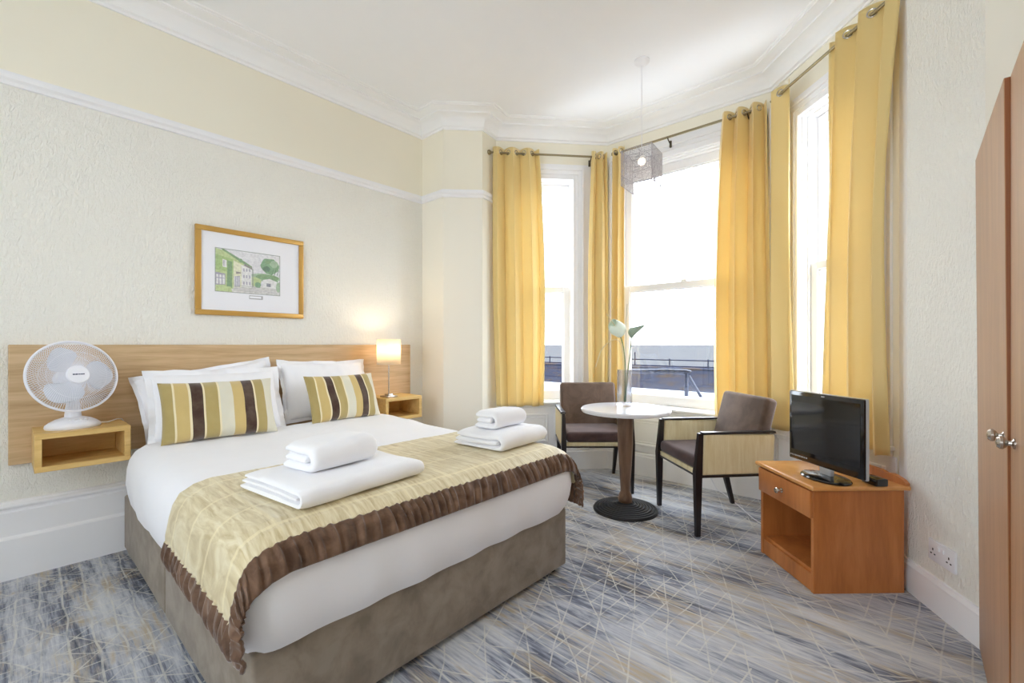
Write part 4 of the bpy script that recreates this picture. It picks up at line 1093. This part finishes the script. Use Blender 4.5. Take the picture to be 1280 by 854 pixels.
# ------------------------------------------------------------------ television cabinet
CA = Vector((2.583, .354, 0)); ux = Vector((-.735, -.678, 0)); ux = Vector((.735, .678, 0))      # along the front, to the left
ang = math.atan2(.678, .735)
CW, CD, CH = .444, .445, .523
def build_cabinet():
    # local frame: x along the front from the corner nearest the camera, y into the depth (away from front)
    r_ = thing('television_cabinet', 'orange cherry wood cabinet with one drawer and open shelf below', 'cabinet', tuple(CA), ang)
    # local y must point to the back: rotate +x by -90deg
    def B(nm, c, s, mat, r=.002, par=None, seg=1, smooth=False):
        bm = new_bm(); box(bm, (c[0], -c[1], c[2]), s, r, seg); return obj(nm, bm, mat, par or r_, smooth=smooth)
    t_ = .02
    B('side_panel', (t_/2, CD/2, CH/2-.01), (t_, CD, CH-.02), M['cherry']); B('side_panel', (CW-t_/2, CD/2, CH/2-.01), (t_, CD, CH-.02), M['cherry'])
    B('back_panel', (CW/2, CD-.008, CH/2-.01), (CW-2*t_, .012, CH-.03), M['cherry'])
    B('shelf', (CW/2, CD/2, .095), (CW-2*t_, CD-.03, .018), M['cherry'])
    B('divider', (CW/2, CD/2+.01, .345), (CW-2*t_, CD-.05, .016), M['cherry'])
    B('plinth', (CW/2, .012, .045), (CW-2*t_, .018, .085), M['cherry'])
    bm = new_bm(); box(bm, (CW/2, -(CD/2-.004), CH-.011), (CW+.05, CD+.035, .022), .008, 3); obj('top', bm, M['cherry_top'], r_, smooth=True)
    d_ = B('drawer', (CW/2, -.006, .428), (CW-.004, .018, .132), M['cherry'], .005, seg=2, smooth=True)
    bm = new_bm(); lathe(bm, [(.012, 0), (.012, .003), (.006, .006), (.005, .018), (.012, .022), (.016, .029), (.013, .035), (.001, .037)], 20, Matrix.Translation((CW/2, .015, .428)) @ Matrix.Rotation(-PI/2, 4, 'X')); k_ = obj('knob', bm, M['steel'], d_, smooth=True)
    # shaped gallery rail at the back
    bm = new_bm(); a = []; n = 26
    for k in range(n+1):
        x = (CW+.04)*k/n - .02; e = min(k, n-k)/n*(CW+.04); h = .012 + .03*min(1, e/.09)**.5*1.0 - (.008*math.exp(-((e-.11)/.02)**2)); a.append((x, CH+h))
    vs2 = []
    for y in (CD-.012, CD+.008):
        vs2.append([bm.verts.new((x, -y, z)) for x, z in a] + [bm.verts.new((x, -y, CH-.004)) for x, z in reversed(a)])
    N = len(vs2[0]); bm.faces.new(vs2[0]); bm.faces.new(vs2[1])
    for k in range(N): bm.faces.new((vs2[0][k], vs2[0][(k+1) % N], vs2[1][(k+1) % N], vs2[1][k]))
    obj('gallery_rail', bm, M['cherry'], r_)
build_cabinet()

# television
def build_tv():
    a, b = Vector((2.606, .154)), Vector((2.90, .50)); c = (a+b)/2; d = (b-a).normalized(); W = (b-a).length
    rz = math.atan2(-(b-a).y, -(b-a).x)      # local +x runs to the viewer's right
    r_ = thing('television', 'small black flat screen television with silver edge on the cherry cabinet', 'television', (c.x, c.y, CH+.001), rz)
    # local -y should face the room (towards the bed)
    z0, z1 = .055, .425; H = z1-z0; sy = 1
    bm = new_bm(); box(bm, (0, 0, (z0+z1)/2), (W, .028, H), .006, 2); bz = obj('bezel', bm, M['tv_black'], r_, smooth=True)
    sgn = TVS
    bm = new_bm(); box(bm, (0, sgn*.0146, (z0+z1)/2+.016), (W-.036, .002, H-.075)); obj('screen', bm, M['screen'], r_)
    bm = new_bm(); box(bm, (0, -sgn*.004, (z0+z1)/2), (W+.006, .016, H+.004), .004, 2); o = obj('silver_trim', bm, M['silver'], r_, smooth=True); o['label'] = 'silver outer edge'
    bm = new_bm(); box(bm, (0, -sgn*.03, (z0+z1)/2), (W*.7, .035, H*.6), .012, 2); obj('rear_housing', bm, M['tv_black'], r_, smooth=True)
    bm = new_bm(); box(bm, (.0, -sgn*.008, .035), (.07, .022, .06), .004, 2); obj('stand_neck', bm, M['silver'], r_, smooth=True)
    bm = new_bm(); lathe(bm, [(.001, 0), (.125, 0), (.127, .006), (.12, .012), (.05, .02), (.001, .021)], 48, Matrix.Translation((0, 0, 0)), 1, .72); obj('stand_base', bm, M['tv_black'], r_, smooth=True)
    bm = new_bm(); rnd = random.Random(2); x = (-W/2+.012)
    for k in range(9):
        w_ = rnd.choice((.006, .009, .012)); box(bm, (x+w_/2, sgn*.0152, z0+.022), (w_, .001, .007)); x += w_+.005
    obj('button_legends', bm, M['grey_print'], r_)
    bm = new_bm(); box(bm, (0, sgn*.0152, z1-.012), (.02, .001, .006)); obj('badge', bm, M['grey_print'], r_)
TVS = -1
build_tv()
bm = new_bm(); box(bm, (0, 0, .018), (.09, .06, .036), .006, 2); tube(bm, [(.04, 0, .02), (.08, .02, .03), (.11, .0, .05), (.13, -.03, .01)], .003, 6)
o = obj('signal_booster', bm, M['tv_black'], smooth=True); o.location = (2.80, .135, CH+.001); o.rotation_euler = (0, 0, ang); tag(o, 'small black box with a cable behind the television on the cabinet', 'adapter')

# ------------------------------------------------------------------ wardrobe
def build_wardrobe():
    yf = -.195; x0, x1 = 1.05, 2.50; xg = 1.775; zt = 1.915; t_ = .02
    r_ = thing('wardrobe', 'tall tan cherry wardrobe with round metal knobs at the right edge of the room', 'wardrobe', ((x0+x1)/2, yf-.29, 0))
    im = Matrix.Translation((-(x0+x1)/2, -(yf-.29), 0))
    def B(nm, x0_, x1_, y0_, y1_, z0_, z1_, mat, par=None, tilt=0):
        bm = new_bm(); box(bm, ((x0_+x1_)/2, (y0_+y1_)/2, (z0_+z1_)/2), (x1_-x0_, y1_-y0_, z1_-z0_), .0015, 1, im)
        if tilt:
            for v in bm.verts: v.co.y += tilt*max(0, v.co.z/zt-.15)
        return obj(nm, bm, mat, par or r_)
    B('side_panel', x1-t_, x1, yf-.58, yf-.021, 0, zt, M['ward']); B('side_panel', x0, x0+t_, yf-.58, yf-.021, 0, zt, M['ward'])
    B('top_panel', x0+t_, x1-t_, yf-.58, yf-.021, zt-t_, zt, M['ward']); B('back_panel', x0+t_, x1-t_, yf-.58, yf-.57, .06, zt-t_, M['ward'])
    B('plinth', x0+t_, x1-t_, yf-.06, yf-.04, 0, .06, M['ward'])
    B('shelf', x0+t_, x1-t_, yf-.57, yf-.04, .06, .08, M['ward'])
    dl = B('door', xg+.003, x1, yf-.019, yf, .03, zt, M['ward'], tilt=.013)
    dr = B('door', x0, xg-.003, yf-.019, yf-.001, .03, zt, M['ward'])
    dl.data.materials.append(M['ward_edge'])
    for p in dl.data.polygons:
        if p.normal.x < -.9: p.material_index = 1
    for d_, x in ((dl, xg+.055), (dr, xg-.07)):
        y = yf + (.004 if d_ is dl else -.001); bm = new_bm()
        lathe(bm, [(.014, 0), (.014, .003), (.007, .006), (.006, .012), (.012, .016), (.017, .022), (.017, .027), (.012, .033), (.001, .035)], 24, im @ Matrix.Translation((x, y, .948)) @ Matrix.Rotation(-PI/2, 4, 'X'))
        obj('knob', bm, M['steel'], d_, smooth=True)
build_wardrobe()

# ------------------------------------------------------------------ double wall socket
def build_socket():
    m, L = frame_map(PH, PI_)
    c = m @ Vector((.246, .0, .27)); r_ = thing('double_socket', 'white double wall socket low on the textured right wall', 'socket', tuple(c))
    im = Matrix.Translation(-c) @ m @ Matrix.Translation((.246, 0, .27))
    bm = new_bm(); box(bm, (0, .006, 0), (.16, .012, .095), .004, 2, im); obj('faceplate', bm, M['socket'], r_, smooth=True)
    for sx in (-1, 1):
        bm = new_bm()
        for q, (dx, dz, w_, h_) in enumerate(((0, .010, .005, .010), (-.011, -.010, .008, .005), (.011, -.010, .008, .005))):
            box(bm, (sx*.048+dx, .0125, dz-.004), (w_, .002, h_), mat=im)
        obj('pin_holes', bm, M['dark'], r_)
        bm = new_bm(); box(bm, (sx*.014, .014, .02), (.014, .006, .020), .002, 2, im); obj('switch', bm, M['socket'], r_, smooth=True)
build_socket()

# white cable along the floor by the cabinet
bm = new_bm(); pts = [(3.872, 1.27, .16), (3.865, 1.20, .03), (3.82, 1.12, .005), (3.6, .95, .005), (3.37, .77, .005), (3.31, .6, .005), (3.31, .44, .005)]
P = [Vector(p) for p in pts]; sm = []
for i in range(len(P)-1):
    p0, p1, p2, p3 = P[max(0, i-1)], P[i], P[i+1], P[min(len(P)-1, i+2)]
    for k in range(6):
        t_ = k/6; sm.append(.5*((2*p1)+(p2-p0)*t_+(2*p0-5*p1+4*p2-p3)*t_*t_+(3*p1-p0-3*p2+p3)*t_**3))
tube(bm, sm, .004, 6); o = obj('power_cable', bm, M['fan_white'], smooth=True); tag(o, 'thin white cable lying on the carpet behind the side-on armchair', 'cable')
